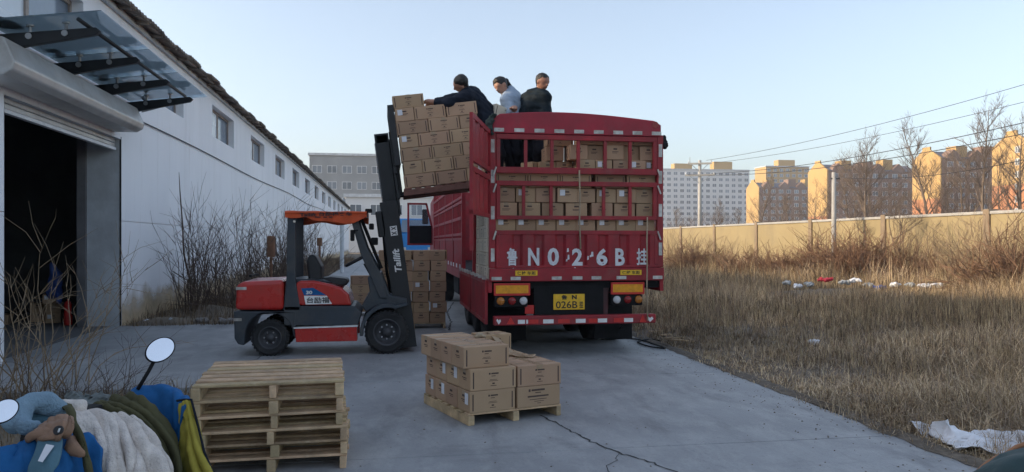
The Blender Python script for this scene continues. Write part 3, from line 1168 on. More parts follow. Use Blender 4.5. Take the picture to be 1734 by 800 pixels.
# ================================================================== TRUCK (local: x across, y forward, z up; origin under the rear)
TX, TY = 2.64, 10.48
tk = empty('stake_truck', (TX, TY, 0))


def rx(px):
    return atY(px, 400, TY).x - TX


def rz(px, py):
    return atY(px, py, TY).z


def part(name, mb, mat, parent=None, **kw):
    return mb.build(name, M[mat] if isinstance(mat, str) else mat, parent or tk, **kw)


LT = 12.6                                              # bed length
for s in (-.48, .48):
    part('chassis_beam', MB().box(s - .07, s + .07, .35, LT, .62, .95), 'red_dark')
mb = MB()
for k in range(13):
    mb.box(-1.15, 1.15, .5 + k * .98, .6 + k * .98, .84, .95)
part('cross_member', mb, 'red_dark')
part('bed', MB().box(-1.22, 1.22, .03, LT, .951, 1.05), 'black_part')
for s in (-1, 1):
    part('side_rail', MB().box(s * 1.235 - .025, s * 1.235 + .025, .0, LT, .90, 1.07), 'red_truck')
# rear beam with reflectors and warning stickers
rb = part('rear_beam', MB().box(-1.25, 1.25, -.06, .02, 1.055, 1.235), 'red_truck', bevel=.008)
for px in (840, 872, 905, 941, 976, 1008, 1050, 1082, 1111):
    if px in (905, 1082):
        continue
    x = rx(px)
    part('reflector', MB().box(x - .07, x + .07, -.067, -.06, 1.075, 1.12), 'reflector', rb)
for px in (890, 1066):
    x = rx(px)
    st = part('warning_sticker', MB().box(x - .155, x + .155, -.068, -.0605, 1.135, 1.205), 'plate_yellow', rb)
    t = text_mb('保持 车距', .26, .05, .02)
    t.xf(lambda p: (p.x + x, -.0695, p.z + 1.17))
    part('lettering', t, 'ink', st) if False else t.build('lettering', M['ink'], rb)
# tailgate: folded sheet in a frame
tg = part('tailgate_frame', MB().box(-1.16, 1.16, -.05, .0, 1.70, 1.76).box(-1.16, 1.16, -.05, .0, 1.238, 1.275)
          .box(-1.16, -1.11, -.05, 0, 1.276, 1.699).box(1.11, 1.16, -.05, 0, 1.276, 1.699), 'red_truck', bevel=.006)
prof = []
x = -1.11
up = True
while x < 1.11:
    w = .165 if up else .105
    y = -.045 if up else -.012
    prof += [(x + (.0 if x == -1.11 else .018), y), (min(x + w, 1.11) - .0, y)]
    x += w + .018
    up = not up
prof.append((1.11, prof[-1][1]))
vs = [(a, b, z) for z in (1.27, 1.705) for a, b in prof]
n = len(prof)
part('tailgate_panel', MB().add(vs, [(i, i + 1, n + i + 1, n + i) for i in range(n - 1)]), 'red_truck')
# painted registration, worn where the ribs rubbed
wp = pm('worn_paint', (.66, .66, .68), .7, .15, 12)
nt = wp.node_tree
tr_ = nt.nodes.new('ShaderNodeBsdfTransparent')
mx_ = nt.nodes.new('ShaderNodeMixShader')
nz_ = nt.nodes.new('ShaderNodeTexNoise')
nz_.inputs['Scale'].default_value = 9
nz_.inputs['Detail'].default_value = 8
tc_ = nt.nodes.new('ShaderNodeTexCoord')
mr_ = nt.nodes.new('ShaderNodeMapRange')
mr_.inputs[1].default_value, mr_.inputs[2].default_value = .25, .31
nt.links.new(tc_.outputs['Object'], nz_.inputs['Vector'])
nt.links.new(nz_.outputs['Fac'], mr_.inputs[0])
nt.links.new(mr_.outputs[0], mx_.inputs[0])
nt.links.new(tr_.outputs[0], mx_.inputs[1])
nt.links.new(nt.nodes['Principled BSDF'].outputs[0], mx_.inputs[2])
nt.links.new(mx_.outputs[0], nt.nodes['Material Output'].inputs[0])
for ch, p0, p1, q0, q1 in (('鲁', 857, 875, 420, 450), ('N', 893, 912, 420, 450), ('0', 926, 945, 420, 450), ('2', 967, 985, 421, 450),
                           ('6', 1008, 1027, 421, 450), ('B', 1040, 1056, 421, 450), ('挂', 1076, 1095, 421, 449)):
    xa, xb, za, zb = rx(p0), rx(p1), rz((p0 + p1) / 2, q1), rz((p0 + p1) / 2, q0)
    t = text_mb(ch, xb - xa, zb - za, .035 if ch in 'N026B' else .02)
    t.xf(lambda p: (p.x + (xa + xb) / 2, -.0525, p.z + (za + zb) / 2))
    t.build('painted_letter', wp, tk)
for (p, q, w, h) in ((960, 424, 4, 7), (961, 436, 4, 9), (958, 441, 3, 4), (994, 437, 3, 7), (1001, 431, 5, 9), (998, 434, 3, 4), (970, 458, 9, 4), (972, 455, 3, 5), (868, 455, 3, 2)):
    x, z = rx(p), rz(p, q)
    MB().add([(x - w * .004, -.0525, z - h * .004), (x + w * .004, -.0525, z - h * .003), (x + w * .003, -.0525, z + h * .004), (x - w * .002, -.0525, z + h * .004)],
             [(0, 1, 2, 3)]).build('paint_remnant', wp, tk)
# corner posts
for s in (-1, 1):
    ps = part('corner_post', MB().box(s * 1.205 - .045, s * 1.205 + .045, -.03, .07, 1.24, 3.12), 'red_truck', bevel=.008)
    for z in (1.42, 2.0, 2.5, 2.92) if s < 0 else (1.5, 2.05, 2.52, 2.9):
        part('reflector', MB().box(s * 1.205 - .025, s * 1.205 + .025, -.037, -.0305, z - .09, z + .09), 'reflector', ps)
    for z in (1.75, 2.4, 2.63):
        part('latch', MB().bar((s * 1.16, -.05, z), (s * 1.2, -.06, z - .12), .02), 'reflector', ps)
# the two slatted rear gates above the tailgate
for nm, ra, rb_, bars in (('lower', (1.91, 1.965), (2.38, 2.445), (886.5, 933, 1022, 1066.5)), ('upper', (2.55, 2.635), (3.02, 3.09), (890, 934.5, 979, 1024.5, 1066.5))):
    mb = MB()
    mb.box(-1.155, 1.155, -.035, .02, *ra)
    mb.box(-1.155, 1.155, -.035, .02, *rb_)
    mb.box(-1.155, -1.10, -.035, .02, ra[1], rb_[0])
    mb.box(1.10, 1.155, -.035, .02, ra[1], rb_[0])
    g = part('rear_gate', mb, 'red_truck', bevel=.005)
    for px in bars:
        x = rx(px)
        part('upright', MB().box(x - .022, x + .022, -.02, .015, ra[1], rb_[0]), 'red_truck', g)
# curved red cover over the top with reflectors
nb = 24
tops = [(-1.21 + 2.42 * i / nb, 3.345 + .075 * math.sin(math.pi * (i / nb) ** .85) - .035 * (i / nb) - (.05 if i in (0, nb) else 0)) for i in range(nb + 1)]
poly = [(-1.21, 3.095)] + tops + [(1.21, 3.095)]
cv = part('top_cover', MB().prism(poly, -.05, .03, 'Y'), 'red_tarp', bevel=.012)
for i in range(9):
    x = -1.12 + i * 2.26 / 8
    part('reflector', MB().box(x - .07, x + .07, -.057, -.0505, 3.115, 3.165), 'reflector', cv)
part('lamp', MB().lathe([(0, 0), (.05, 0), (.05, .03), (0, .035)], 14, (1.12, -.055, 3.26), 'Y'), 'lamp_red', cv)
# roof bows over the open load space
for y in (7.4, 9.2, 11.0, 12.5):
    part('roof_bow', MB().tube([(-1.2, y, 3.1), (-.9, y, 3.3), (0, y, 3.38), (.9, y, 3.3), (1.2, y, 3.1)], .025, 6), 'red_truck')
# lights, number plate, bumper
for s, p0, p1 in ((-1, 836, 897), (1, 1034, 1090)):
    xa, xb = rx(p0), rx(p1)
    hp = part('warning_panel', MB().box(xa, xb, -.03, .0, .86, 1.03), 'refl_red')
    part('amber_field', MB().box(xa + .025, xb - .025, -.034, -.0305, .89, 1.0), 'amber', hp)
    xm = (xa + xb) / 2
    bx_ = part('lamp_box', MB().box(xm - .24, xm + .22, -.02, .12, .70, .855), 'black_part', bevel=.015)
    for k, mt in enumerate(('lamp_amber', 'lamp_red', 'lamp_white') if s < 0 else ('lamp_white', 'lamp_red', 'lamp_amber')):
        part('round_lamp', MB().lathe([(0, -.03), (.04, -.026), (.055, -.01), (.055, .0), (0, 0)], 18, (xm - .16 + k * .16, -.021, .785), 'Y'), mt, bx_, smooth=True)
x = rx(898)
part('side_reflector', MB().box(x - .07, x + .07, .02, .05, .60, .72), 'refl_red')
xp = rx(964)
pl = part('number_plate', MB().box(xp - .225, xp + .225, .01, .018, .65, .87), 'plate_yellow', bevel=.004)
part('plate_mount', MB().box(xp - .5, xp + .5, .02, .08, .52, .98), 'black_part')
for txt, cx_, cz_, w, h, b in (('鲁', -.07, .825, .085, .065, .02), ('N', .075, .825, .07, .06, .05), ('026B', -.035, .72, .31, .10, .012), ('挂', .175, .72, .055, .10, .02)):
    t = text_mb(txt, w, h, b)
    t.xf(lambda p: (p.x + xp + cx_, .0075, p.z + cz_))
    t.build('plate_character', M['ink'], pl)
for px in (918, 1024):
    x = rx(px)
    part('bumper_strut', MB().prism([(x - .09, 1.0), (x + .09, 1.0), (x + .06, .88), (x + .06, .5), (x - .06, .5), (x - .06, .88)], .05, .16, 'Y'), 'red_dark')
part('axle_tube', MB().tube([(-.62, .12, .96), (.62, .12, .96)], .07, 12), 'black_part')
bp = part('bumper', MB().box(rx(834), rx(1105), -.14, -.03, .46, .585), 'red_truck', bevel=.012)
strips = [(842, 'refl_white', 8, 1), (862, 'refl_red', 14, 2), (880, 'refl_white', 12, 0), (889.5, 'refl_white', 3, 0), (900, 'refl_red', 17, 0), (925, 'refl_white', 18, 0), (951, 'refl_red', 20, 0),
          (979, 'refl_white', 17, 0), (1000, 'refl_red', 16, 0), (1015, 'refl_white', 17, 0), (1043, 'refl_red', 18, 0), (1059, 'refl_white', 16, 0), (1083, 'refl_red', 12, 2), (1095, 'refl_white', 12, 1)]
for px, mt, w, sh_ in strips:
    x, w = rx(px), w / 123
    if sh_ == 0:
        mb = MB().box(x - w / 2, x + w / 2, -.146, -.1405, .48, .535)
    elif sh_ == 2:
        mb = MB().prism([(x - w / 2, .475), (x + w / 2, .475), (x, .578)], -.147, -.1405, 'Y')
    else:
        mb = MB().prism([(x - w / 2, .53), (x, .475), (x + w / 2, .52), (x + w * .3, .55), (x, .53), (x - w * .3, .555)], -.146, -.1405, 'Y')
    part('reflective_strip', mb, mt, bp)
# wheels: three axles, twin tyres
tyre = MB().lathe([(.26, -.13), (.42, -.14), (.485, -.12), (.5, -.07), (.5, .07), (.485, .12), (.42, .14), (.26, .13)], 28, axis='X').mesh('wheel', M['tyre'], True)
hub = MB().lathe([(0, -.06), (.10, -.06), (.12, -.03), (.2, -.02), (.26, -.09), (.27, -.12), (.26, .12), (0, .1)], 24, axis='X').mesh('hub', M['rim'], True)
for y in (1.75, 3.05, 4.35):
    for s in (-1, 1):
        for x in (.98, .67):
            o = link('wheel', tyre, tk)
            o.location = (s * x, y, .5)
            h = link('hub', hub, o)
    part('axle', MB().tube([(-1, y, .5), (1, y, .5)], .07, 10), 'black_part')
    part('leaf_spring', MB().prism([(y - .55, .62), (y, .52), (y + .55, .62), (y + .55, .57), (y, .45), (y - .55, .57)], -.58, -.48, 'X')
         .prism([(y - .55, .62), (y, .52), (y + .55, .62), (y + .55, .57), (y, .45), (y - .55, .57)], .48, .58, 'X'), 'black_part')
for s in (-1, 1):
    part('mudflap', MB().box(s * .84 - .3, s * .84 + .3, 1.05, 1.07, .10, .9), 'black_part')  # flaps enlarged in black to imitate deep shade around the wheels
    part('landing_leg', MB().box(s * .7 - .06, s * .7 + .06, 8.2, 8.35, .12, .95), 'black_part')
    part('spare_box', MB().box(s * .9 - .2, s * .9 + .2, 6.2, 7.4, .45, .93), 'black_part', bevel=.02)


# sides
def side_panel(name, s, y0, y1, z0, z1, open_bars, parent=None):
    """framed panel of a side: ribbed sheet below, or upright bars in an open frame"""
    x = s * 1.235
    mb = MB()
    mb.box(x - .02, x + .02, y0, y1, z0, z0 + .05).box(x - .02, x + .02, y0, y1, z1 - .05, z1)
    mb.box(x - .02, x + .02, y0, y0 + .045, z0 + .05, z1 - .05).box(x - .02, x + .02, y1 - .045, y1, z0 + .05, z1 - .05)
    g = part(name, mb, 'red_truck')
    if open_bars:
        n = 7
        for i in range(1, n):
            y = y0 + (y1 - y0) * i / n
            part('upright', MB().box(x - .012, x + .012, y - .016, y + .016, z0 + .05, z1 - .05), 'red_truck', g)
        zm = (z0 + z1) / 2
        part('middle_rail', MB().box(x - .03, x - .013, y0 + .045, y1 - .045, zm - .03, zm + .03) if s < 0 else MB().box(x + .013, x + .03, y0 + .045, y1 - .045, zm - .03, zm + .03), 'red_truck', g)
    else:
        n = int((y1 - y0) / .14)
        pr = []
        for i in range(n + 1):
            y = y0 + .045 + (y1 - y0 - .09) * i / n
            pr.append((y, .010 if i % 2 else -.012))
        vs = [(x + b, a, z) for z in (z0 + .05, z1 - .05) for a, b in pr]
        k = len(pr)
        part('ribbed_sheet', MB().add(vs, [(i, i + 1, k + i + 1, k + i) for i in range(k - 1)]), 'red_truck', g)
    return g


bays = [(.06, 1.93), (2.03, 3.80), (3.90, 5.85), (5.95, 7.95), (8.05, 10.2), (10.3, 12.5)]
for s in (-1, 1):
    for i, (a, b) in enumerate(bays):
        part('side_post', MB().box(s * 1.225 - .035, s * 1.225 + .035, b + .005, b + .095, 1.071, 3.12), 'red_truck')
        if s > 0 or i >= 2:
            sp_ = side_panel('sideboard', s, a, b, 1.075, 1.68, False)
            side_panel('side_gate', s, a, b, 1.72, 2.38, True)
            side_panel('side_gate', s, a, b, 2.42, 3.08, True)
            if s < 0:
                for q in range(3):
                    y = a + .3 + q * (b - a - .5) / 2
                    part('painted_mark', MB().box(-1.2585, -1.2561, y - .13, y + .13, 1.09, 1.17), wp, sp_)
        else:                                                           # dropped on its hinges, hanging below the bed
            mb = MB()
            mb.box(-1.30, -1.262, a, b, 1.02, 1.07).box(-1.30, -1.262, a, b, .46, .51).box(-1.30, -1.262, a, a + .05, .51, 1.02).box(-1.30, -1.262, b - .05, b, .51, 1.02)
            g = part('dropped_sideboard', mb, 'red_truck')
            n = 14
            pr = [(a + .05 + (b - a - .1) * q / n, .012 if q % 2 else -.014) for q in range(n + 1)]
            vs = [(-1.283 + d, y, z) for z in (.51, 1.02) for y, d in pr]
            k = len(pr)
            part('ribbed_sheet', MB().add(vs, [(q, q + 1, k + q + 1, k + q) for q in range(k - 1)]), 'red_truck', g)
            for q in range(4):
                y = a + .2 + q * (b - a - .4) / 3
                part('hinge', MB().box(-1.315, -1.262, y - .04, y + .04, 1.071, 1.12), 'reflector', g)
# rear side gate swung wide open on the corner post, its free edge towards the camera
gl = 1.50
th = math.atan2(9.04 - TY, .98 - (TX - 1.25))
gt = link('swung_side_gate', None, tk)
gt.location = (-1.25, -.045, 0)
gt.rotation_euler = (0, 0, th)
mb = MB()
for z0, z1 in ((1.93, 1.98), (2.44, 2.50), (2.56, 2.62), (3.07, 3.13)):
    mb.box(0.0, gl, -.02, .02, z0, z1)
mb.box(0.0, .05, -.02, .02, 1.98, 2.44).box(0, .05, -.02, .02, 2.62, 3.07).box(gl - .05, gl, -.02, .02, 1.50, 2.44).box(gl - .05, gl, -.02, .02, 2.62, 3.07).box(gl - .05, gl, -.02, .02, 2.5, 2.56).box(0, .05, -.02, .02, 2.5, 2.56)
g = part('gate_frame', mb, 'red_truck', gt)
for z0, z1 in ((1.98, 2.44), (2.62, 3.07)):
    n = 16
    pr = [(.05 + (gl - .1) * q / n, .013 if (q // 2) % 2 else -.013) for q in range(n + 1)]
    vs = [(a, d, z) for z in (z0, z1) for a, d in pr]
    k = len(pr)
    part('ribbed_sheet', MB().add(vs, [(q, q + 1, k + q + 1, k + q) for q in range(k - 1)]), 'red_truck', gt)
part('paper_tag', MB().box(.55, .78, -.032, -.026, 2.46, 2.6), 'sticker', gt)
# front wall and tractor cab with its door open
part('front_wall', MB().box(-1.22, 1.22, LT + .005, LT + .06, 1.05, 3.1), 'red_truck')
part('cab', MB().prism([(13.3, .95), (15.55, .95), (15.6, 1.9), (15.35, 2.95), (13.3, 3.05)], -1.2, 1.2, 'X'), 'red_truck', bevel=.07)
part('cab_base', MB().box(-1.1, 1.1, 13.4, 15.6, .45, .94), 'black_part', bevel=.05)
for y in (10.6, 13.9):
    for s in (-1, 1):
        o = link('wheel', tyre, tk)
        o.location = (s * .98, y, .5)
        link('hub', hub, o)
dr = link('cab_door', None, tk)
dr.location = (-1.22, 13.32, 0)
mb = MB()
poly = [(-.80, 1.50), (-.02, 1.50), (-.02, 2.05), (-.10, 2.55), (-.22, 2.80), (-.74, 2.82), (-.80, 2.72)]
mb.prism([(-.80, 1.50), (-.02, 1.50), (-.02, 2.06), (-.80, 2.06)], -.06, .0, 'Y')
mb.bar((-.77, -.03, 2.06), (-.77, -.03, 2.76), .06)
mb.bar((-.80, -.03, 2.77), (-.20, -.03, 2.77), .06)
mb.bar((-.22, -.03, 2.78), (-.05, -.03, 2.06), .06)
part('door_shell', mb, 'red_truck', dr)
part('door_lining', MB().box(-.73, -.06, -.085, -.061, 1.56, 2.10), 'black_part', dr, bevel=.02)
part('door_glass', MB().add([(-.74, -.03, 2.06), (-.07, -.03, 2.06), (-.21, -.03, 2.75), (-.74, -.03, 2.75)], [(0, 1, 2, 3)]), 'clear_glass', dr)
part('wing_mirror', MB().box(-.33, -.14, .25, .32, 2.15, 2.62), 'black_part', dr, bevel=.04)
tag(tk, 'red stake-sided cargo truck seen from behind, loaded with cartons', 'truck')

# ropes and odds on the truck
def hang(name, pts, r, mat, label, cat):
    return tag(MB().tube(pts, r, 6).build(name, M[mat], smooth=True), label, cat)


hang('rope', [(TX + rx(979), TY - .065, 2.60), (TX + rx(980), TY - .07, 2.2), (TX + rx(979), TY - .075, 1.9), (TX + rx(981), TY - .07, 1.5)], .012, 'rope',
     'tan rope hanging down the middle of the truck tailgate', 'rope')
hang('rope', [(TX + rx(1093), TY - .08, 1.95), (TX + rx(1092), TY - .085, 1.6), (TX + rx(1091), TY - .12, 1.25), (TX + rx(1089), TY - .16, .9), (TX + rx(1090), TY - .17, .5)], .010, 'rope',
     'thin rope hanging past the right end of the tailgate', 'rope')
o = blob_obj('net_bundle', M['net_green'], None, [((TX - 1.2, TY - .08, 3.33), (TX - 1.26, TY - .06, 3.22), .035, .045), ((TX - 1.26, TY - .06, 3.22), (TX - 1.22, TY - .09, 3.08), .045, .02)],
             h=.015, wrinkle=.03, wscale=60, seed=5)
tag(o, 'dark green netting bunched over the truck corner beside the open gate', 'net')
o = blob_obj('rubber_bundle', M['black_part'], None, [((TX + 1.27, TY + .02, 3.10), (TX + 1.28, TY, 2.98), .035, .05)], h=.012, wrinkle=.02, wscale=60, seed=8)
tag(o, 'black rubber bundle tied at the top right corner of the truck', 'bundle')
hz = [gnd(1052, 556), gnd(1043, 567), gnd(1040, 575), gnd(1062, 575), gnd(1085, 578), gnd(1110, 586), gnd(1126, 592), gnd(1100, 589), gnd(1080, 581), gnd(1100, 577), gnd(1122, 580)]
P = [Vector((TX + rx(1055), TY - .09, .47))] + [Vector((p.x, p.y, .018)) for p in hz[1:]]
Q = []
arr = [np.array(p) for p in P]
for i in range(60):
    Q.append(crom(arr, i / 60 * (len(arr) - 1)))
for q in Q:
    q[2] = max(q[2], .016)
tag(MB().tube(Q, .013, 6).build('air_hose', M['black_part'], smooth=True), 'black hose looped on the concrete under the truck bumper', 'hose')


# ================================================================== PALLETS
board_me, string_me = {}, {}


def chamfer_box(name, mat, sx, sy, sz, c=.004, base=True):
    import bmesh
    me = bpy.data.meshes.new(name)
    b = bmesh.new()
    bmesh.ops.create_cube(b, size=1)
    for v in b.verts:
        v.co = (v.co.x * sx, v.co.y * sy, (v.co.z + (.5 if base else 0)) * sz)
    bmesh.ops.bevel(b, geom=list(b.edges), offset=c, segments=1, affect='EDGES')
    b.to_mesh(me)
    b.free()
    me.materials.append(mat)
    return me


def pallet(w, d, nb, mat, seed, missing=()):
    """boards run along x on three stringers that run along y; origin at the middle of its base"""
    rs = random.Random(seed)
    key = (w, d, mat)
    if key not in board_me:
        board_me[key] = [chamfer_box('board', M[mat], w, bw_, .018, .003) for bw_ in (.085, .098, .112)]
        string_me[key] = [chamfer_box('stringer', M[mat], t, d, .085, .004) for t in (.045, .06)]
    p = empty('wooden_pallet')
    for k, x in enumerate((-w / 2 + .03, rs.uniform(-.03, .03), w / 2 - .03)):
        o = link('stringer', rs.choice(string_me[key]), p)
        o.location = (x, rs.uniform(-.01, .01), 0)
        o.rotation_euler = (0, 0, rs.uniform(-.008, .008))
    for i in range(nb):
        o = link('board', rs.choice(board_me[key]), p)
        o.location = (rs.uniform(-.008, .008), -d / 2 + .06 + (d - .12) * i / (nb - 1) + rs.uniform(-.008, .008), .0855)
        o.rotation_euler = (rs.uniform(-.004, .004), rs.uniform(-.004, .004), rs.uniform(-.012, .012))
    return p


# stack of six empty pallets
ord6 = ('lowest', 'second lowest', 'third from the ground', 'third from the top', 'second from the top', 'topmost')
rs = random.Random(11)
fc = Vector((-.30, 5.50, 0))
ang = R(4)
ux, uy = Vector((math.cos(ang), math.sin(ang), 0)), Vector((-math.sin(ang), math.cos(ang), 0))
ctr = fc - ux * .5 + uy * .55
for i in range(6):
    p = pallet(1.0, 1.1, 7, 'wood', 100 + i)
    off = ux * ((.05, .045, .03, -.005, .012, 0)[i]) + uy * ((.06, .05, -.01, .0, -.012, 0)[i])
    p.location = ctr + off + Vector((0, 0, i * .1055))
    p.rotation_euler = (0, 0, ang + (-.035, -.03, .0, .012, -.01, .0)[i])
    tag(p, '%s wooden pallet in the empty stack beside the scooter' % ord6[i], 'pallet', 'stack of empty pallets')

# ================================================================== CARTONS
CL, CD, CH = .448, .268, .19
carton_me = chamfer_box('carton', M['carton'], CL, CD, CH, .005)
pale_me = chamfer_box('carton', M['carton_pale'], CL, CD, CH, .005)
pr = MB()
for s in (-1, 1):                                                        # both long faces
    y = s * (CD / 2 + .0012)
    for x in (-CL / 2 + .03, CL / 2 - .03):
        pr.add([(x - .006, y, .02), (x + .006, y, .02), (x + .006, y, CH - .025), (x - .006, y, CH - .025)], [(0, 1, 2, 3)])
    for (x0, x1, z0, z1) in ((-.045, -.030, .135, .152), (-.022, .05, .137, .150), (-.02, .02, .118, .124), (-.035, .035, .088, .092), (-.045, .045, .077, .081),
                             (-.012, .012, .05, .062), (-.03, .03, .034, .039)):
        pr.add([(x0, y, z0), (x1, y, z0), (x1, y, z1), (x0, y, z1)], [(0, 1, 2, 3)])
for s in (-1, 1):                                                        # ends: bottom bars and a small mark
    x = s * (CL / 2 + .0012)
    for (y0, y1, z0, z1) in ((-.03, .03, .13, .15), (-.05, .05, .1, .108), (-.05, .03, .085, .091)):
        pr.add([(x, y0, z0), (x, y1, z0), (x, y1, z1), (x, y0, z1)], [(0, 1, 2, 3)])
print_me = pr.mesh('print', M['print'])
bold = MB()
y = -(CD / 2 + .0014)
for (x0, x1, z0, z1) in ((-.11, -.09, .14, .165), (-.08, .06, .145, .162), (-.04, .02, .125, .133), (-.12, .10, .09, .104), (-.1, .08, .066, .072), (-.05, .05, .048, .053), (-.02, .02, .03, .035)):
    bold.add([(x0, y, z0), (x1, y, z0), (x1, y, z1), (x0, y, z1)], [(0, 1, 2, 3)])
bold_me = bold.mesh('print', M['print'])
tape_me = MB().box(-CL / 2 - .001, CL / 2 + .001, -.028, .028, CH - .06, CH + .0012).mesh('tape', M['tape'])
tape2_me = MB().box(-CL / 2 - .001, CL / 2 + .001, -.024, .024, CH - .003, CH + .0012).box(-.03, .03, -CD / 2 - .0011, CD / 2 + .0011, CH - .05, CH + .0016).mesh('tape', M['tape'])
y = -(CD / 2 + .0022)
stick_me = [MB().add([(.06, y, .10), (.13, y, .10), (.13, y, .175), (.06, y, .175)], [(0, 1, 2, 3)]).mesh('sticker', M['sticker']),
            MB().add([(CL / 2 + .0022, -.10, .09), (CL / 2 + .0022, -.03, .09), (CL / 2 + .0022, -.03, .17), (CL / 2 + .0022, -.10, .17)], [(0, 1, 2, 3)]).mesh('sticker', M['sticker']),
            MB().add([(-CL / 2 - .0022, -.10, .07), (-CL / 2 - .0022, -.03, .07), (-CL / 2 - .0022, -.03, .17), (-CL / 2 - .0022, -.10, .17)], [(0, 1, 2, 3)]).mesh('sticker', M['sticker'])]
crs = random.Random(5)


def carton(mat4, label, group, sticker=None, tape=True, pale=False, boldp=False, sc=(1, 1, 1), jit=.006):
    o = link('carton', pale_me if pale else carton_me)
    sc = (sc[0] * crs.uniform(.985, 1.0), sc[1] * crs.uniform(.98, 1.0), sc[2] * crs.uniform(.975, 1.0))
    j = Matrix.Rotation(crs.uniform(-jit, jit) * 3, 4, 'Z') @ Matrix.Translation((crs.uniform(-jit, jit), crs.uniform(-jit, jit), 0))
    o.matrix_world = mat4 @ j @ Matrix.Diagonal((*sc, 1))
    kind(link('print', bold_me if boldp else print_me, o), 'stuff')
    if tape:
        link('tape', tape_me if crs.random() < .7 else tape2_me, o)
    if sticker is not None:
        link('sticker', stick_me[sticker], o)
    return tag(o, label, 'carton', group)


def ordn(i):
    return ('first', 'second', 'third', 'fourth', 'fifth', 'sixth', 'seventh', 'eighth', 'ninth', 'tenth', 'eleventh', 'twelfth')[i]


# ------------------------------------------------------------------ half-loaded pallet on the concrete
a18 = R(18)
O = Vector((.70, 6.63, 0))
U, V = Vector((math.cos(a18), math.sin(a18), 0)), Vector((-math.sin(a18), math.cos(a18), 0))
p = pallet(.94, 1.08, 7, 'wood', 210)
p.location = O + U * .47 + V * .54
p.rotation_euler = (0, 0, a18)
tag(p, 'wooden pallet under the half-loaded cartons in the middle of the concrete', 'pallet')
side2 = ('left', 'right')
rown = ('front', 'second', 'third', 'back')
G = 'cartons on the pallet on the ground'
for lay in range(2):
    for r_ in range(4):
        for s in range(2):
            c = O + U * (.235 + s * .47 + (-.0 if s else .0) + (.01 * lay)) + V * (.14 + r_ * .27)
            carton(Matrix.Translation((c.x, c.y, .1045 + lay * .1915)) @ Matrix.Rotation(a18, 4, 'Z'),
                   '%s %s carton of the %s layer on the pallet on the ground' % (side2[s], rown[r_], ('bottom', 'second')[lay]), G,
                   sticker=2 if s == 0 and (r_ + lay) in (0, 2, 3) else None, boldp=(lay == 0 and s == 1 and r_ == 0), jit=.004)
for r_ in range(4):
    c = O + U * (.205) + V * (.20 + r_ * .265)
    carton(Matrix.Translation((c.x, c.y, .1045 + 2 * .1915)) @ Matrix.Rotation(a18 - .01, 4, 'Z'),
           '%s carton of the top layer on the pallet on the ground' % rown[r_], G, jit=.005)
c = O + U * (.665) + V * (.93)
carton(Matrix.Translation((c.x, c.y, .1045 + 2 * .1915)) @ Matrix.Rotation(a18 + .06, 4, 'Z') @ Matrix.Diagonal((.72, 1, 1, 1)),
       'lone taped carton standing at the back right on top of the pallet load', G, jit=.002)
z3 = .1045 + 2 * .1915
q = lambda u, v, z: O + U * u + V * v + Vector((0, 0, z))
sheet('packing_strip', M['tape'], None, [[q(.58, .90, z3 + .215), q(.66, .90, z3 + .21)], [q(.60, .795, z3 + .18), q(.69, .79, z3 + .15)], [q(.66, .66, z3 + .045), q(.77, .67, z3 + .035)],
                                         [q(.72, .48, z3 + .014), q(.84, .5, z3 + .012)], [q(.82, .36, z3 + .012), q(.90, .42, z3 + .02)]], 24, 4, .008, .008, 30)
tag(bpy.data.objects['packing_strip'], 'loose brown packing strip trailing off the lone top carton', 'strip')
o = blob_obj('tape_tangle', M['rope'], None, [(q(.33, .62, z3 + CH + .012), q(.40, .64, z3 + CH + .02), .012, .02), (q(.40, .64, z3 + CH + .02), q(.43, .58, z3 + CH + .012), .018, .01)], h=.008, wrinkle=.012, wscale=90)
tag(o, 'small crumpled tape tangle lying on the top layer of cartons', 'tape')

# ------------------------------------------------------------------ pallet load raised on the forklift
TH = R(7.5)
PV = Vector((.43, 0, .10))                               # foot of the mast, front face
FY = 11.68                                               # forklift centre line


def Tm(p):
    """mast space (a forward, y across from the centre line, h up the mast) -> place"""
    return Vector((PV.x + p.x * math.cos(TH) - p.z * math.sin(TH), FY + p.y, PV.z + p.x * math.sin(TH) + p.z * math.cos(TH)))


RT = Matrix.Rotation(-TH, 4, 'Y')
HF = 2.165
p = pallet(1.1, 1.14, 8, 'wood_red', 300)
pc = Tm(Vector((.11 + .57, -.0, HF)))
p.matrix_world = Matrix.Translation(pc) @ RT @ Matrix.Rotation(R(90), 4, 'Z')
tag(p, 'reddish brown pallet raised on the forks under the tilted load', 'pallet')
G = 'cartons on the raised pallet'
pats = ('LLS', 'SLL', 'LLS', 'SLL', 'LLS', 'SLL')
pos3 = ('left', 'middle', 'right')
rown6 = ('bottom', 'second', 'third', 'fourth', 'fifth', 'sixth')
for lay in range(6):
    a = .125 + (.0, .012, -.004, .008, -.006, .0)[lay]
    for k, ch in enumerate(pats[lay]):
        w = CL + .008 if ch == 'L' else CD + .008
        for dep in range(2 if ch == 'S' else 3):
            dl = CD if ch == 'L' else CL
            c = Tm(Vector((a + w / 2, -.535 + dl / 2 + dep * (dl + .004), HF + .105 + lay * .1925)))
            mt = Matrix.Translation(c) @ RT @ (Matrix.Identity(4) if ch == 'L' else Matrix.Rotation(R(-90), 4, 'Z'))
            if dep and not (lay == 5 and dep == 1):
                continue
            carton(mt, '%s carton in the %s row up of the raised forklift load' % (pos3[k], rown6[lay]) if dep == 0 else
                   '%s carton behind the front in the sixth row up of the raised load' % pos3[k], G,
                   sticker=(1 if ch == 'S' and k == 0 and lay in (3, 5) else None), jit=.005)
        a += w
c = Tm(Vector((.125 + CL / 2 - .01, -.37, HF + .105 + 6 * .1925)))
carton(Matrix.Translation(c) @ RT, 'single carton alone on top of the raised forklift load', G)

# ------------------------------------------------------------------ cartons inside the truck
G = 'cartons in the truck'


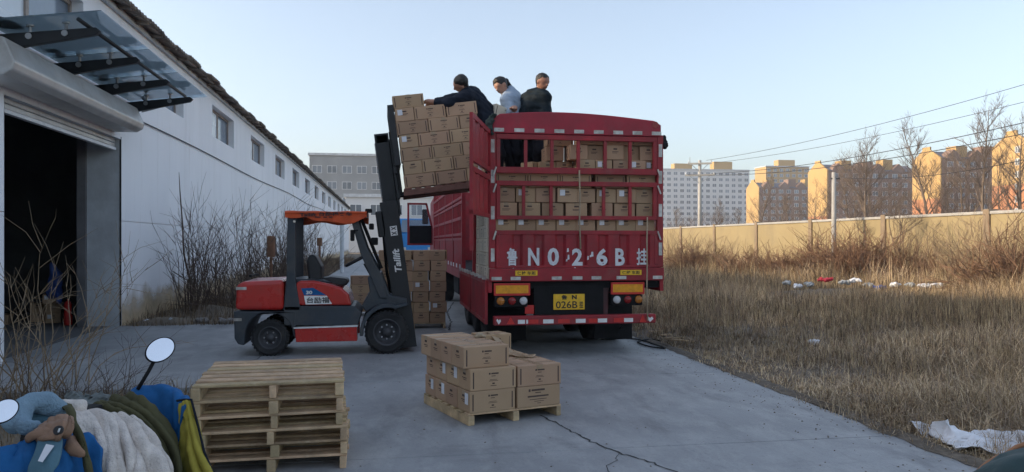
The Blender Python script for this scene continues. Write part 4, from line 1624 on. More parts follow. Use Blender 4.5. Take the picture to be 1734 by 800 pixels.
def tk_carton(x, y, z, rot, label, sticker=None, sc=(1, 1, 1), pale=False, jit=.008):
    carton(Matrix.Translation((TX + x, TY + y, z)) @ Matrix.Rotation(rot, 4, 'Z'), label, G, sticker, sc=sc, pale=pale, jit=jit)


E = R(-90)                                              # end face towards the rear
trs = random.Random(21)
sz = 1.06
for i in range(8):                                      # row just above the tailgate, all labelled
    tk_carton(-1.02 + i * .289, .27, 1.745, E, '%s carton from the left in the labelled row just above the tailgate' % ordn(i), 1, (1, 1.05, sz))
for i in range(7):
    x = -1.0 + i * .331 + (.05 if i > 3 else 0)
    tk_carton(x, .27 + trs.uniform(-.02, .03), 1.95, E, '%s carton from the left in the second row above the tailgate' % ordn(i), None, (1, 1.16, sz))
for i in range(8):
    tk_carton(-1.02 + i * .291, .27 + trs.uniform(-.02, .04), 2.155, E, '%s carton from the left in the third row above the tailgate' % ordn(i),
              1 if i in (1, 3, 5, 6) else None, (1, 1.05, sz))
for i in range(5):
    x = -.93 + i * .463 + (.04 if i > 2 else 0)
    tk_carton(x, .19 + trs.uniform(-.02, .05), 2.36, 0, '%s carton from the left in the fourth row above the tailgate' % ordn(i), None, (1, 1, sz), jit=.012)
for i in range(7):                                      # higher rows, set back, right of the standing people
    tk_carton(-.34 + i * .247, (.60 if i < 2 else .30) + trs.uniform(-.04, .04), 2.575, E, '%s carton from the left in the low row set back behind the upper gate' % ordn(i),
              1 if i in (3, 5, 6) else None, (1, .9, 1))
for i in range(6):
    tk_carton(-.22 + i * .262, (.55 if i < 1 else .32) + trs.uniform(-.04, .08), 2.77, E, '%s carton from the left in the middle row set back behind the upper gate' % ordn(i), None, (1, .95, 1.1), jit=.02)
for i in range(4):
    tk_carton(-.16 + i * .395, (.45 if i < 1 else .24) + trs.uniform(-.04, .08), 2.985, 0, '%s carton from the left in the top row under the red cover' % ordn(i),
              0 if i in (2,) else None, (.87, 1, .95), jit=.01)
for i, (x, y, z) in enumerate(((-1.03, 1.9, 2.58), (-1.0, 1.95, 2.775), (-.72, 2.3, 2.58), (-.70, 2.35, 2.775), (-.66, 2.5, 2.97))):
    tk_carton(x, y, z, E, ('lower', 'upper', 'lower', 'middle', 'upper')[i] + ' carton behind the workers, %s stack seen through the gate' % (('left',) * 2 + ('right',) * 3)[i], None, jit=.02)
tk_carton(-.42, .72, 2.58, .5, 'carton with its flap up beside the standing man in the truck', None, (1, 1, 1))
for r_ in range(7):                                     # pale side of the load behind the open rear bay
    for k in range(4):
        tk_carton(-1.07, .78 + k * .462, 1.055 + r_ * .198, E,
                  '%s pale carton from the tailgate in row %s up at the open side' % (ordn(k), ordn(r_)), None, (1, 1, 1.03), True) if False else \
            carton(Matrix.Translation((TX - 1.07, TY + .80 + k * .462, 1.055 + r_ * .198)) @ Matrix.Rotation(R(90), 4, 'Z'),
                   '%s pale carton from the rear in the %s row up at the open truck side' % (ordn(k), ordn(r_)), 'pale cartons at the open truck side', None, pale=True, sc=(1, 1, 1.03))
for k in range(4):                                      # the layer the workers stand on
    for i in range(4):
        if k == 3 or i < 4:
            tk_carton(-.62 + i * .462, .57 + k * .29, 2.36, 0, '%s carton from the left in standing layer strip %s behind the fourth row' % (ordn(i), ordn(k)), None, (1, 1, sz))

# ------------------------------------------------------------------ tall stack behind the forklift
G = 'cartons stacked behind the forklift'
p = pallet(1.25, 1.0, 7, 'wood', 330)
p.location = (.46, 14.75, 0)
tag(p, 'pallet on the concrete under the tall carton stack behind the forklift', 'pallet')
for r_ in range(7):
    for k in range(4):
        carton(Matrix.Translation((-.005 + k * .312 + (.02 if r_ % 2 else 0), 14.47, .105 + r_ * .192)) @ Matrix.Rotation(E, 4, 'Z'),
               '%s carton from the left, %s row up in the tall stack behind the forklift' % (ordn(k), ordn(r_)), G, 1 if (r_ * 5 + k * 3) % 7 == 0 else None, sc=(1, 1.1, 1), jit=.012)
    if r_ == 6:
        for k in range(3):
            carton(Matrix.Translation((.07 + k * .42, 14.9, .105 + r_ * .192)), '%s carton lying at the back of the tall stack behind the forklift' % ordn(k), G, jit=.02)
for r_ in range(4):
    carton(Matrix.Translation((-.56, 17.1, .105 + r_ * .192)), '%s carton up in the single column seen past the forklift steering wheel' % ordn(r_), 'cartons in the single column', jit=.012)
p = pallet(.6, .7, 5, 'wood', 335)
p.location = (-.56, 17.25, 0)
tag(p, 'pallet under the single carton column seen past the forklift steering wheel', 'pallet')


# ================================================================== FORKLIFT (points measured on its near side, plane Y = 11.1)
fk = empty('forklift')


def fp(px, py, Y=11.1):
    p = atY(px, py, Y)
    return (p.x, p.z)


def fpoly(pts, Y=11.1):
    return [fp(a, b, Y) for a, b in pts]


def fpart(name, mb, mat, parent=None, **kw):
    return mb.build(name, M[mat], parent or fk, **kw)


Y0, Y1 = FY - .56, FY + .56
fpart('counterweight', MB().prism(fpoly([(399, 486), (403, 480), (414, 477), (480, 474), (480, 526), (397, 526)]), Y0, Y1), 'fork_red', bevel=.06, seg=3)
wc = fp(457, 568)
arch = [(455 + 41 * math.cos(t), 568 - 38 * math.sin(t)) for t in [math.pi * (1 - i / 12) for i in range(13)]]
fpart('rear_body', MB().prism(fpoly([(395, 528), (396, 574), (402, 584), (413, 586)] + arch + [(500, 575), (500, 528)]), Y0 + .01, Y1 - .01), 'fork_grey', bevel=.02)
fpart('frame', MB().prism(fpoly([(480, 519), (600, 519), (612, 530), (606, 552), (480, 552)]), Y0 + .02, Y1 - .02), 'fork_grey', bevel=.012)
st = fpart('step_box', MB().prism(fpoly([(499, 556), (605, 554), (605, 578), (501, 580)]), Y0 - .02, Y0 + .22), 'fork_red', bevel=.012)
fpart('step_tread', MB().prism(fpoly([(497, 555), (606, 551), (606, 553.5), (498, 557)]), Y0 - .03, Y0 + .24), 'refl_white', st)
fpart('step_box', MB().prism(fpoly([(499, 556), (605, 554), (605, 578), (501, 580)]), Y1 - .22, Y1 + .02), 'fork_red', bevel=.012)
hd = fpart('engine_hood', MB().prism(fpoly([(500, 480), (508, 476), (530, 476), (556, 481), (578, 488), (590, 499), (595, 518), (500, 518)]), Y0 + .03, Y1 - .03), 'fork_red', bevel=.03, seg=3)
fpart('hood_lid', MB().prism(fpoly([(484, 476), (500, 473), (545, 475), (560, 480), (500, 481)]), Y0 + .12, Y1 - .12), 'fork_grey', bevel=.02)
# decal: blue upper corner with 30, white field with the maker's characters
yd = Y0 + .026
mb = MB()
P = fpoly([(509, 489), (530, 488), (552, 500.5), (514, 500.5)])
mb.add([(a, yd, b) for a, b in P], [(0, 1, 2, 3)])
fpart('decal_top', mb, 'quilt_blue', hd)
P = fpoly([(514, 501.5), (553, 501.5), (562, 515.5), (517, 516.5)])
fpart('decal_field', MB().add([(a, yd, b) for a, b in P], [(0, 1, 2, 3)]), 'refl_white', hd)
c = fp(538, 509)
t = text_mb('台励福', .31, .085, .02)
t.xf(lambda p: (p.x + c[0], yd - .002, p.z + c[1]))
t.build('decal_characters', M['ink'], hd)
c = fp(523, 496)
t = text_mb('30', .085, .05, .03)
t.xf(lambda p: (p.x + c[0], yd - .002, p.z + c[1]))
t.build('decal_number', M['refl_white'], hd)
c = fp(408, 489)
fpart('rear_marker', MB().box(c[0] - .07, c[0] + .07, Y0 - .006, Y0 + .01, c[1] - .02, c[1] + .02), 'reflector')
c = fp(402, 542)
fpart('rear_marker', MB().box(c[0] - .045, c[0] + .05, Y0 - .006, Y0 + .02, c[1] - .018, c[1] + .018), 'reflector')
# overhead guard
for s, yy in ((0, Y0 + .02), (1, Y1 - .02)):
    dy = .06 if s == 0 else -.06
    fpart('rear_guard_leg', MB().prism(fpoly([(479, 527), (509, 527), (500, 476), (500, 366), (486, 366), (484, 476)]), min(yy, yy + dy), max(yy, yy + dy)), 'fork_grey', bevel=.012)
    fpart('front_guard_leg', MB().prism(fpoly([(592, 366), (603, 364), (622, 420), (648, 470), (656, 506), (643, 506), (610, 430)]), min(yy, yy + dy), max(yy, yy + dy)), 'fork_grey', bevel=.012)
zr = fp(550, 362)[1]
xa, xb = fp(485, 362)[0], fp(620, 362)[0]
mb = MB()
mb.box(xa, xb, Y0 + .0, Y0 + .07, zr - .03, zr + .03).box(xa, xb, Y1 - .07, Y1, zr - .03, zr + .03).box(xa, xa + .07, Y0 + .07, Y1 - .07, zr - .03, zr + .03).box(xb - .07, xb, Y0 + .07, Y1 - .07, zr - .03, zr + .03)
rf = fpart('guard_roof', mb, 'fork_grey', bevel=.01)
for k in range(7):
    y = Y0 + .16 + k * (Y1 - Y0 - .32) / 6
    fpart('roof_bar', MB().box(xa + .07, xb - .07, y - .015, y + .015, zr - .02, zr + .02), 'fork_grey', rf)
# orange sun cloth tied over the guard with a drooping printed edge
nu_, ctl = 22, []
for (dy, dz) in ((-.02, 'edge'), (-.016, 'mid'), (-.01, .036), (.3, .045), (.56, .05), (.86, .045), (1.13, .036), (1.14, -.06), (1.142, -.12)):
    row = []
    for i in range(13):
        t = i / 12
        x = xa - .02 + (xb - xa + .03) * t
        if dz == 'edge':
            z = zr - .045 - .022 * math.sin(t * 9 + .6) - (.085 * min(1, max(0, (t - .25) / .12)) if t < .8 else .085 * max(0, (1 - t) / .2))
        elif dz == 'mid':
            z = zr - .01
        else:
            z = zr + (dz - .012 if dz > 0 else dz - .02 * math.sin(t * 13))
        row.append((x, Y0 + dy + (.015 * math.sin(i * 2.2) if dz == 'edge' else 0), z))
    ctl.append(row)
cl = sheet('sun_cloth', M['orange_cloth'], fk, ctl, 40, 50, .006, .008, 14, 4)
for body, p0, p1, q0, q1 in (('Tailift', 508, 536, 361, 367), ('台励福叉车', 540, 596, 359.5, 366)):
    A, B = fp(p0, q1), fp(p1, q0)
    t = text_mb(body, B[0] - A[0], B[1] - A[1], .03)
    t.xf(lambda p: (p.x + (A[0] + B[0]) / 2, Y0 - .05, p.z + (A[1] + B[1]) / 2))
    t.build('cloth_lettering', M['ink'], cl)
mb = MB()
for p0, p1 in ((534, 543), (548, 554), (557, 563)):                      # a second line too small to read
    A, B = fp(p0, 369), fp(p1, 367.3)
    mb.add([(A[0], Y0 - .05, A[1]), (B[0], Y0 - .05, A[1]), (B[0], Y0 - .05, B[1]), (A[0], Y0 - .05, B[1])], [(0, 1, 2, 3)])
mb.build('cloth_small_print', M['ink'], cl)
# front end: cowl, fenders, dash, column and wheel
fpart('cowl', MB().prism(fpoly([(622, 470), (646, 462), (660, 500), (690, 507), (690, 517), (640, 519), (620, 530), (612, 520), (626, 496)]), Y0 + .05, Y1 - .05), 'fork_grey', bevel=.02)
for ya, yb in ((Y0 - .06, Y0 + .2), (Y1 - .2, Y1 + .06)):
    outer = [(657 + 48 * math.cos(t), 566 - 52 * math.sin(t)) for t in [math.pi * (1.02 - i / 14 * .62) for i in range(15)]] + [(690, 512)]
    inner = [(657 + 42 * math.cos(t), 566 - 45 * math.sin(t)) for t in [math.pi * (.40 + i / 14 * .62) for i in range(15)]]
    fpart('fender', MB().prism(fpoly(outer + [(690, 517)] + inner), ya, yb), 'fork_grey', bevel=.008)
A, B = fp(640, 476, FY), fp(622, 444, FY)
fpart('steering_column', MB().bar((A[0], FY, A[1]), (B[0], FY, B[1]), .13), 'black_part')
C = fp(606, 440, FY)
sw = MB().tube([(  .19 * math.cos(t), .19 * math.sin(t), 0) for t in [2 * math.pi * i / 24 for i in range(25)]], .024, 8, False).bar((-.18, 0, 0), (.18, 0, 0), .03, .015).bar((0, -.18, 0), (0, 0, 0), .03, .015)
o = fpart('steering_wheel', sw, 'seat_black', smooth=True)
o.location = (C[0], FY, C[1])
o.rotation_euler = (0, R(-28), 0)
for k in range(3):
    A, B = fp(636, 470, FY), fp(628, 440 + 3 * k, FY)
    fpart('lever', MB().tube([(A[0], FY - .25 - .07 * k, A[1]), (B[0], FY - .25 - .07 * k, B[1])], .01, 6), 'black_part')
# seat
xa2, z2_ = fp(538, 478)
fpart('seat_cushion', MB().prism(fpoly([(535, 484), (538, 472), (560, 469), (588, 472), (590, 480), (584, 485)], FY - .2), FY - .26, FY + .26), 'seat_black', bevel=.035, seg=3)
fpart('seat_back', MB().prism(fpoly([(523, 478), (519, 442), (524, 431), (534, 432), (545, 452), (546, 478)], FY - .2), FY - .25, FY + .25), 'seat_black', bevel=.04, seg=3)
# tyres and wheels
for (px, py, r, wd, nm) in ((655, 566, .31, .23, 'front'), (456, 571, .255, .18, 'rear')):
    x = fp(px, py)[0]
    for s in (-1, 1):
        yc = FY + s * (.56 - wd / 2 + (.03 if nm == 'front' else -.03))
        prof = [(r * .6, -wd / 2), (r * .86, -wd / 2 - .01), (r * .97, -wd * .4), (r, -wd * .3), (r, wd * .3), (r * .97, wd * .4), (r * .86, wd / 2 + .01), (r * .6, wd / 2)]
        w = MB().lathe(prof, 36, axis='Y')
        for i in range(30):                                             # tread lugs
            t = 2 * math.pi * i / 30
            for q in (-1, 1):
                u = Vector((math.cos(t + q * .05), 0, math.sin(t + q * .05)))
                w.bar(u * (r - .01) + Vector((0, q * wd * .08, 0)), u * (r - .006) + Vector((0, q * wd * .47, 0)), .026, .022, up=u)
        o = w.build('wheel', M['tyre'], fk, smooth=False)
        o.location = (x, yc, r)
        h = MB().lathe([(0, -.06), (r * .2, -.06), (r * .22, -.03), (r * .42, -.015), (r * .5, -.05), (r * .58, -wd * .5 - .004), (r * .63, -wd * .5 - .006), (r * .63, -wd * .4), (r * .55, wd * .4), (0, wd * .4)], 28, axis='Y')
        hb = h.build('rim', M['rim'], o, smooth=True)
        if s > 0:
            hb.rotation_euler = (0, 0, math.pi)
        for i in range(8 if nm == 'front' else 6):
            t = 2 * math.pi * i / (8 if nm == 'front' else 6)
            MB().lathe([(0, -.022), (.014, -.022), (.014, 0), (0, 0)], 6, (r * .32 * math.cos(t), -.02 * (1 if s < 0 else -1) - (.0 if s < 0 else -.01), r * .32 * math.sin(t)), 'Y').build('wheel_nut', M['chrome'], o)
# mirrors and work lamps on the guard
for (px, py, w, h, yy) in ((597, 399, .06, .16, Y0 - .05), (629, 384, .07, .09, Y0 + .02), (624, 357, .10, .06, Y0 + .06), (634, 409, .10, .11, Y0 + .1)):
    c = fp(px, py)
    fpart('guard_mirror' if px == 597 else 'work_lamp', MB().box(c[0] - w / 2, c[0] + w / 2, yy - .03, yy + .03, c[1] - h / 2, c[1] + h / 2), 'black_part', bevel=.015)
A, B = fp(597, 392), fp(606, 390)
fpart('mirror_arm', MB().tube([(A[0], Y0 - .05, A[1]), (B[0], Y0 + .03, B[1])], .01, 6), 'black_part')
A, B = fp(612, 372, FY - .3), fp(646, 455, FY - .3)
fpart('tilt_pipe', MB().tube([(A[0], FY - .3, A[1]), (B[0], FY - .3, B[1])], .025, 8), 'black_part')
for s in (-1, 1):
    A = fp(646, 500, FY)
    q = Tm(Vector((-.2, s * .3, .75)))
    fpart('tilt_cylinder', MB().tube([(A[0] - .2, FY + s * .3, A[1] - .02), (q.x, FY + s * .3, q.z)], .04, 10), 'steel_grey')


# mast, carriage and forks, all leaning back together
def mpart(name, mb, mat, parent=None, **kw):
    mb.xf(Tm)
    return mb.build(name, M[mat], parent or fk, **kw)


for s in (-1, 1):
    ya, yb = (s * .42, s * .34) if s < 0 else (.34, .42)
    oc = mpart('outer_channel', MB().box(-.26, .0, ya, yb, -.02, 2.12), 'steel_black', bevel=.006)
    if s < 0:
        t = text_mb('Tailift', .34, .10, .03, .2)
        t.xf(lambda p: (-.12 - p.z, -.4225, 1.26 + p.x))
        t.xf(Tm)
        t.build('mast_lettering', M['refl_white'], oc)
        mpart('mast_sticker', MB().box(-.16, -.06, -.4225, -.4205, 1.62, 1.76), 'refl_white', oc)
        mk = MB()
        for h0 in (1.655, 1.725):
            mk.bar((-.145, -.4235, h0 - .02), (-.075, -.4235, h0 + .02), .012, .002, up=(0, 1, 0)).bar((-.145, -.4235, h0 + .02), (-.075, -.4235, h0 - .02), .012, .002, up=(0, 1, 0))
        mpart('sticker_mark', mk, 'ink', oc)
    ya, yb = (-.335, -.26) if s < 0 else (.26, .335)
    mpart('inner_channel', MB().box(-.21, -.005, ya, yb, .95, 3.12), 'steel_black', bevel=.006)
    mpart('lift_cylinder', MB().tube([(-.20, s * .22, .1), (-.20, s * .22, 1.7)], .04, 10), 'steel_black')
    mpart('cylinder_rod', MB().tube([(-.20, s * .22, 1.7), (-.20, s * .22, 3.0)], .022, 10), 'chrome')
    mpart('lift_chain', MB().box(-.09, -.06, s * .12 - .02, s * .12 + .02, 1.2, 3.05), 'steel_grey')
for h, a0, a1, y, t in ((2.02, -.24, -.02, .40, .14), (.95, -.24, -.18, .40, .12), (.05, -.2, -.05, .36, .12), (3.04, -.19, -.02, .335, .12), (1.8, -.2, -.03, .30, .08)):
    mpart('mast_crossbeam', MB().box(a0, a1, -y, y, h - t / 2, h + t / 2), 'steel_black', bevel=.008)
c = fp(642, 386)
mpart('hose_pulley', MB().box(-.34, -.215, -.42, -.30, 1.62, 2.0), 'steel_black', bevel=.02)
cg = mpart('carriage', MB().box(.0, .045, -.5, .5, HF - .02, HF + .09).box(.0, .045, -.5, .5, HF + .34, HF + .45).box(.0, .045, -.28, -.2, HF + .09, HF + .34).box(.0, .045, .2, .28, HF + .09, HF + .34), 'steel_black')
for ya in (-.45, .36):
    mpart('carriage_plate', MB().box(.0, .03, ya, ya + .09, HF - .25, HF + .95), 'steel_black')
bk = MB().box(.03, .115, -.54, .54, HF + 1.27, HF + 1.32)
for y in (-.515, -.26, 0, .26, .515):
    bk.box(.03, .115, y - .022, y + .022, HF + .451, HF + 1.269)
mpart('load_backrest', bk, 'steel_black')
for y in (-.27, .27):
    mb = MB()
    mb.prism([(.046, HF + .46), (.09, HF + .46), (.09, HF + .073), (1.16, HF + .068), (1.20, HF + .055), (1.16, HF + .04), (.046, HF + .03)], y - .06, y + .06)
    mpart('fork', mb, 'steel_black')
for k, (a0, yy) in enumerate(((-.25, -.12), (-.27, -.06), (-.25, .05))):
    mpart('hydraulic_hose', MB().tube([(a0, yy, .55), (a0 - .03, yy, 1.1), (a0, yy, 1.75), (a0 + .05, yy + .02, 2.08)], .013, 6), 'black_part', smooth=True)
for yy in (-.2, .2):
    A, B = fp(640, 500, FY), fp(664, 520, FY)
    fpart('hydraulic_hose', MB().tube([(A[0], FY + yy, A[1]), (A[0] + .12, FY + yy - .03, A[1] + .12), (B[0] + .05, FY + yy, B[1])], .014, 6), 'black_part', smooth=True)
for px_, py_ in ((606, 366), (498, 368)):
    c = fp(px_, py_)
    fpart('guard_bolt', MB().lathe([(0, -.012), (.018, -.012), (.018, 0), (0, 0)], 8, (c[0], Y0 + .015, c[1] - .06), 'Y'), 'chrome')
c = fp(418, 470)
fpart('exhaust_grille', MB().box(c[0] - .02, c[0] + .02, FY - .3, FY + .3, c[1] - .01, c[1] + .02), 'black_part')
fpart('tow_pin', MB().tube([(fp(394, 560)[0], FY, .35), (fp(394, 560)[0], FY, .5)], .02, 8), 'chrome')
tag(fk, 'red and dark grey forklift with orange roof cloth lifting a pallet of cartons', 'forklift')
settle(fk, (-.6, FY, 0))


# ================================================================== PEOPLE on the load
def fingers(c, d, side, n_up, k=1.0):
    """palm and five fingers: c wrist, d pointing direction, side thumb side, n_up back of the hand; slightly curled"""
    d, side, n_up = Vector(d).normalized(), Vector(side).normalized(), Vector(n_up).normalized()
    c = Vector(c)
    out = [(c, c + d * .085, .030, .033), (c + side * .012, c + d * .08 + side * .022, .024, .022), (c - side * .012, c + d * .078 - side * .022, .024, .022)]
    for j, (o, L) in enumerate(((.030, .070), (.010, .080), (-.010, .075), (-.029, .058))):
        a = c + d * .085 + side * o
        b = a + d * L * .5 - n_up * .006
        e = b + d * L * .38 - n_up * .026
        out += [(a, b, .0115, .0105), (b, e, .0105, .009)]
    a = c + d * .03 + side * .03
    b = a + d * .035 + side * .032 - n_up * .01
    e = b + d * .034 + side * .006 - n_up * .012
    out += [(a, b, .015, .0125), (b, e, .0125, .010)]
    return out


_HL = .060


def person(label, J, mats, seed, hood=False, pony=False, face=(0, -1, 0)):
    """J: joints as places. One continuous body; jacket, trousers, hair and shoes are worn over it"""
    f = Vector(face).normalized()                       # where the face looks
    hd, nk = J['head'], J['neck']
    up = (hd - nk).normalized()
    up = (up - f * up.dot(f)).normalized() if abs(up.dot(f)) < .9 else Vector((0, 0, 1))
    sd = f.cross(up).normalized()
    body = [(hd + up * .035 - f * .015, hd + up * .03 + f * .01, .088, .088), (hd - up * .05 + f * .012, hd - up * .075 + f * .03, .062, .042), (hd, hd - up * .04 + f * .02, .08, .066),
            (hd + f * .088 - up * .005, hd + f * .112 - up * .032, .012, .018),                       # nose
            (hd + f * .082 + sd * .03 + up * .022, hd + f * .082 - sd * .03 + up * .022, .016, .016),  # brow
            (hd + f * .078 + sd * .016 - up * .062, hd + f * .078 - sd * .016 - up * .062, .012, .012),  # lips
            (hd + sd * .086 - f * .01, hd + sd * .088 - f * .015 - up * .03, .014, .012), (hd - sd * .086 - f * .01, hd - sd * .088 - f * .015 - up * .03, .014, .012),
            (hd - up * .06 - f * .02, nk, .056, .06)]
    sh = (J['shl'] + J['shr']) / 2
    hip = (J['hpl'] + J['hpr']) / 2
    tor = [(nk - (nk - sh) * .3, sh + (hip - sh) * .35, .075, .135), (J['shl'], J['shr'], .07, .07), (sh + (hip - sh) * .2, sh + (hip - sh) * .5, .14, .13),
           (J['shl'].lerp(sh, .45), J['hpl'].lerp(hip, .3), .10, .11), (J['shr'].lerp(sh, .45), J['hpr'].lerp(hip, .3), .10, .11), (J['hpl'], J['hpr'], .115, .115)]
    arms = []
    for s in 'lr':
        arms += [(J['sh' + s], J['el' + s], .058, .045), (J['el' + s], J['wr' + s], .044, .030)]
    legs = []
    for s in 'lr':
        legs += [(J['hp' + s], J['kn' + s], .088, .060), (J['kn' + s], J['an' + s], .058, .042)]
    hands, feet = [], []
    for s in 'lr':
        d = (J['wr' + s] - J['el' + s]).normalized()
        up_ = Vector((0, 0, 1))
        sdv = d.cross(up_)
        sdv = sdv.normalized() if sdv.length > .1 else Vector((1, 0, 0))
        hands += fingers(J['wr' + s], (d * .8 + J.get('hd' + s, d) * .4), sdv * (1 if s == 'l' else -1), (sdv.cross(d)))
        ft = J.get('toe', Vector((f.x, f.y, 0)).normalized())
        a = J['an' + s]
        feet += [(a + Vector((0, 0, -.03)), a + ft * .16 + Vector((0, 0, -.05)), .042, .034)]
    o = blob_obj('person', mats[0], None, body + tor + arms + legs + hands + feet, h=.0125, k=.03)
    tag(o, label, 'person')
    sm = lambda L, g: [(p, q, a + g, b + g) for p, q, a, b in L]
    jk = sm(tor, .030) + sm(arms, .026)
    jk += [(nk + (sh - nk) * .1, sh, .075, .10)]
    if hood:
        jk += [(nk - f * .10 + up * .03, nk - f * .12 - up * .04, .075, .08), (nk - f * .06 + sd * .06, nk - f * .06 - sd * .06, .06, .06)]
    wr = [J['wrl'], J['wrr']]

    def cut_cuffs(P):
        c = None
        for s in 'lr':
            d = np.array((J['wr' + s] - J['el' + s]).normalized())
            q = np.array(J['wr' + s]) - d * .015
            v = P - q
            t = v @ d
            r = np.linalg.norm(v - t[..., None] * d, axis=-1)
            g = np.where(r < .11, t, -1.0)
            g = np.where(t > .2, -1.0, g)
            c = g if c is None else np.maximum(c, g)
        return c
    blob_obj('jacket', mats[1], o, jk, h=.0125, k=.05, ridge=.012, wrinkle=.010, wscale=22, seed=seed, cut=cut_cuffs)
    tl = sm(legs, .026) + [(J['hpl'], J['hpr'], .135, .135)]
    blob_obj('trousers', mats[2], o, tl, h=.016, k=.04, ridge=.010, wrinkle=.006, wscale=20, seed=seed + 3)
    blob_obj('shoes', M['black_part'], o, sm(feet, .014), h=.014, k=.02)
    hr = [(hd + up * .045 - f * .03, hd + up * .042 - f * .008, .100, .097), (hd - f * .04 + up * .01, hd - f * .045 - up * .05, .08, .06)]
    if pony:
        hr += [(hd + up * .055 + f * .02, hd + up * .03 + f * .05 + sd * .02, .085, .05), (hd + up * .055 + f * .02, hd + up * .02 + f * .055 - sd * .03, .085, .045),
               (hd - f * .10 + up * .05, hd - f * .155 + up * .035, .026, .034), (hd - f * .155 + up * .035, hd - f * .175 - up * .07, .034, .026), (hd - f * .175 - up * .07, hd - f * .15 - up * .15, .026, .012)]
    fl = np.array(f)
    h0 = np.array(hd)
    u0 = np.array(up)

    def cut_face(P):
        v = P - h0
        a, b = v @ fl, v @ u0
        return np.minimum(a + .02 + (.0 if not pony else .0) - np.clip(b, -.1, .06) * .9, _HL - b) + .010 * lump3(P, seed, 60) if not pony else np.minimum(a - .035 - np.clip(b, -.1, .05) * .8, .075 - b)
    blob_obj('hair', M['hair'], o, hr, h=.009, k=.02, wrinkle=.008, wscale=90, seed=seed + 5, cut=cut_face)
    for s in (-1, 1):
        c = hd + f * .083 + sd * .032 * s + up * .006
        MB().lathe([(0, -.012), (.010, -.008), (.013, 0), (.010, .008), (0, .012)], 10).build('eye', M['ink'], o, smooth=True).location = c
    return o


FZ = 2.585                                               # top of the cartons they stand on


def fl(px, d, z=FZ + .075):
    p = at(px, 400, d)
    return Vector((p.x, p.y, z))


# man in navy bending over the truck side towards the raised load
A = dict(head=at(780, 143, 11.35), neck=at(793, 158, 11.45), shl=at(789, 166, 11.28), shr=at(801, 160, 11.66), ell=at(758, 175, 11.2), wrl=at(735, 173, 11.25), elr=at(764, 169, 11.6), wrr=at(738, 174, 11.6),
         hpl=at(832, 219, 11.45), hpr=at(842, 213, 11.7), knl=at(846, 262, 11.4), knr=at(858, 258, 11.7), anl=fl(842, 11.5), anr=fl(868, 11.8), hdl=Vector((-1, 0, .1)), hdr=Vector((-1, 0, .1)), toe=Vector((-1, 0, 0)))
person('man in a navy jacket leaning over the raised cartons with arms stretched out', A, (M['skin'], M['jacket_navy'], M['trousers']), 3, face=(-.85, .25, -.35))
# woman in a pale blue hooded jacket, dark ponytail, holding a carton
B = dict(head=at(848, 146, 11.9), neck=at(859, 161, 11.95), shl=at(858, 171, 11.78), shr=at(872, 168, 12.12), ell=at(866, 194, 11.66), wrl=at(871, 185.5, 11.5), elr=at(874, 195, 12.15), wrr=at(852, 193, 12.0),
         hpl=at(873, 214, 11.85), hpr=at(884, 213, 12.1), knl=at(872, 262, 11.75), knr=at(880, 260, 12.05), anl=fl(876, 11.85), anr=fl(884, 12.15), hdl=Vector((-.6, -.4, -.3)), hdr=Vector((-1, -.2, 0)), toe=Vector((-1, -.2, 0)))
person('woman with a dark ponytail in a pale blue hooded jacket holding a carton', B, (M['skin'], M['jacket_blue'], M['trousers']), 11, hood=True, pony=True, face=(-.72, -.5, -.45))
# man in a dark teal jacket turned away to the right
C_ = dict(head=at(919, 140, 11.7), neck=at(911, 157, 11.75), shl=at(922, 167, 11.6), shr=at(894, 167, 11.85), ell=at(925, 190, 11.55), wrl=at(917, 215, 11.45), elr=at(888, 193, 11.8), wrr=at(893, 219, 11.65),
          hpl=at(914, 212, 11.7), hpr=at(897, 212, 11.8), knl=at(912, 258, 11.6), knr=at(897, 258, 11.75), anl=fl(910, 11.7), anr=fl(896, 11.85), toe=Vector((.5, -.85, 0)))
person('man in a dark teal jacket standing with his head turned to the right', C_, (M['skin_tan'], M['jacket_teal'], M['trousers']), 19, face=(.55, -.80, -.22))
c = at(849, 192, 11.72)
carton(Matrix.Translation((c.x - .02, c.y, c.z - .12)) @ Matrix.Rotation(.5, 4, 'Z') @ Matrix.Rotation(.25, 4, 'Y'), 'pale carton held up by the woman in the truck', 'carried carton', pale=True)


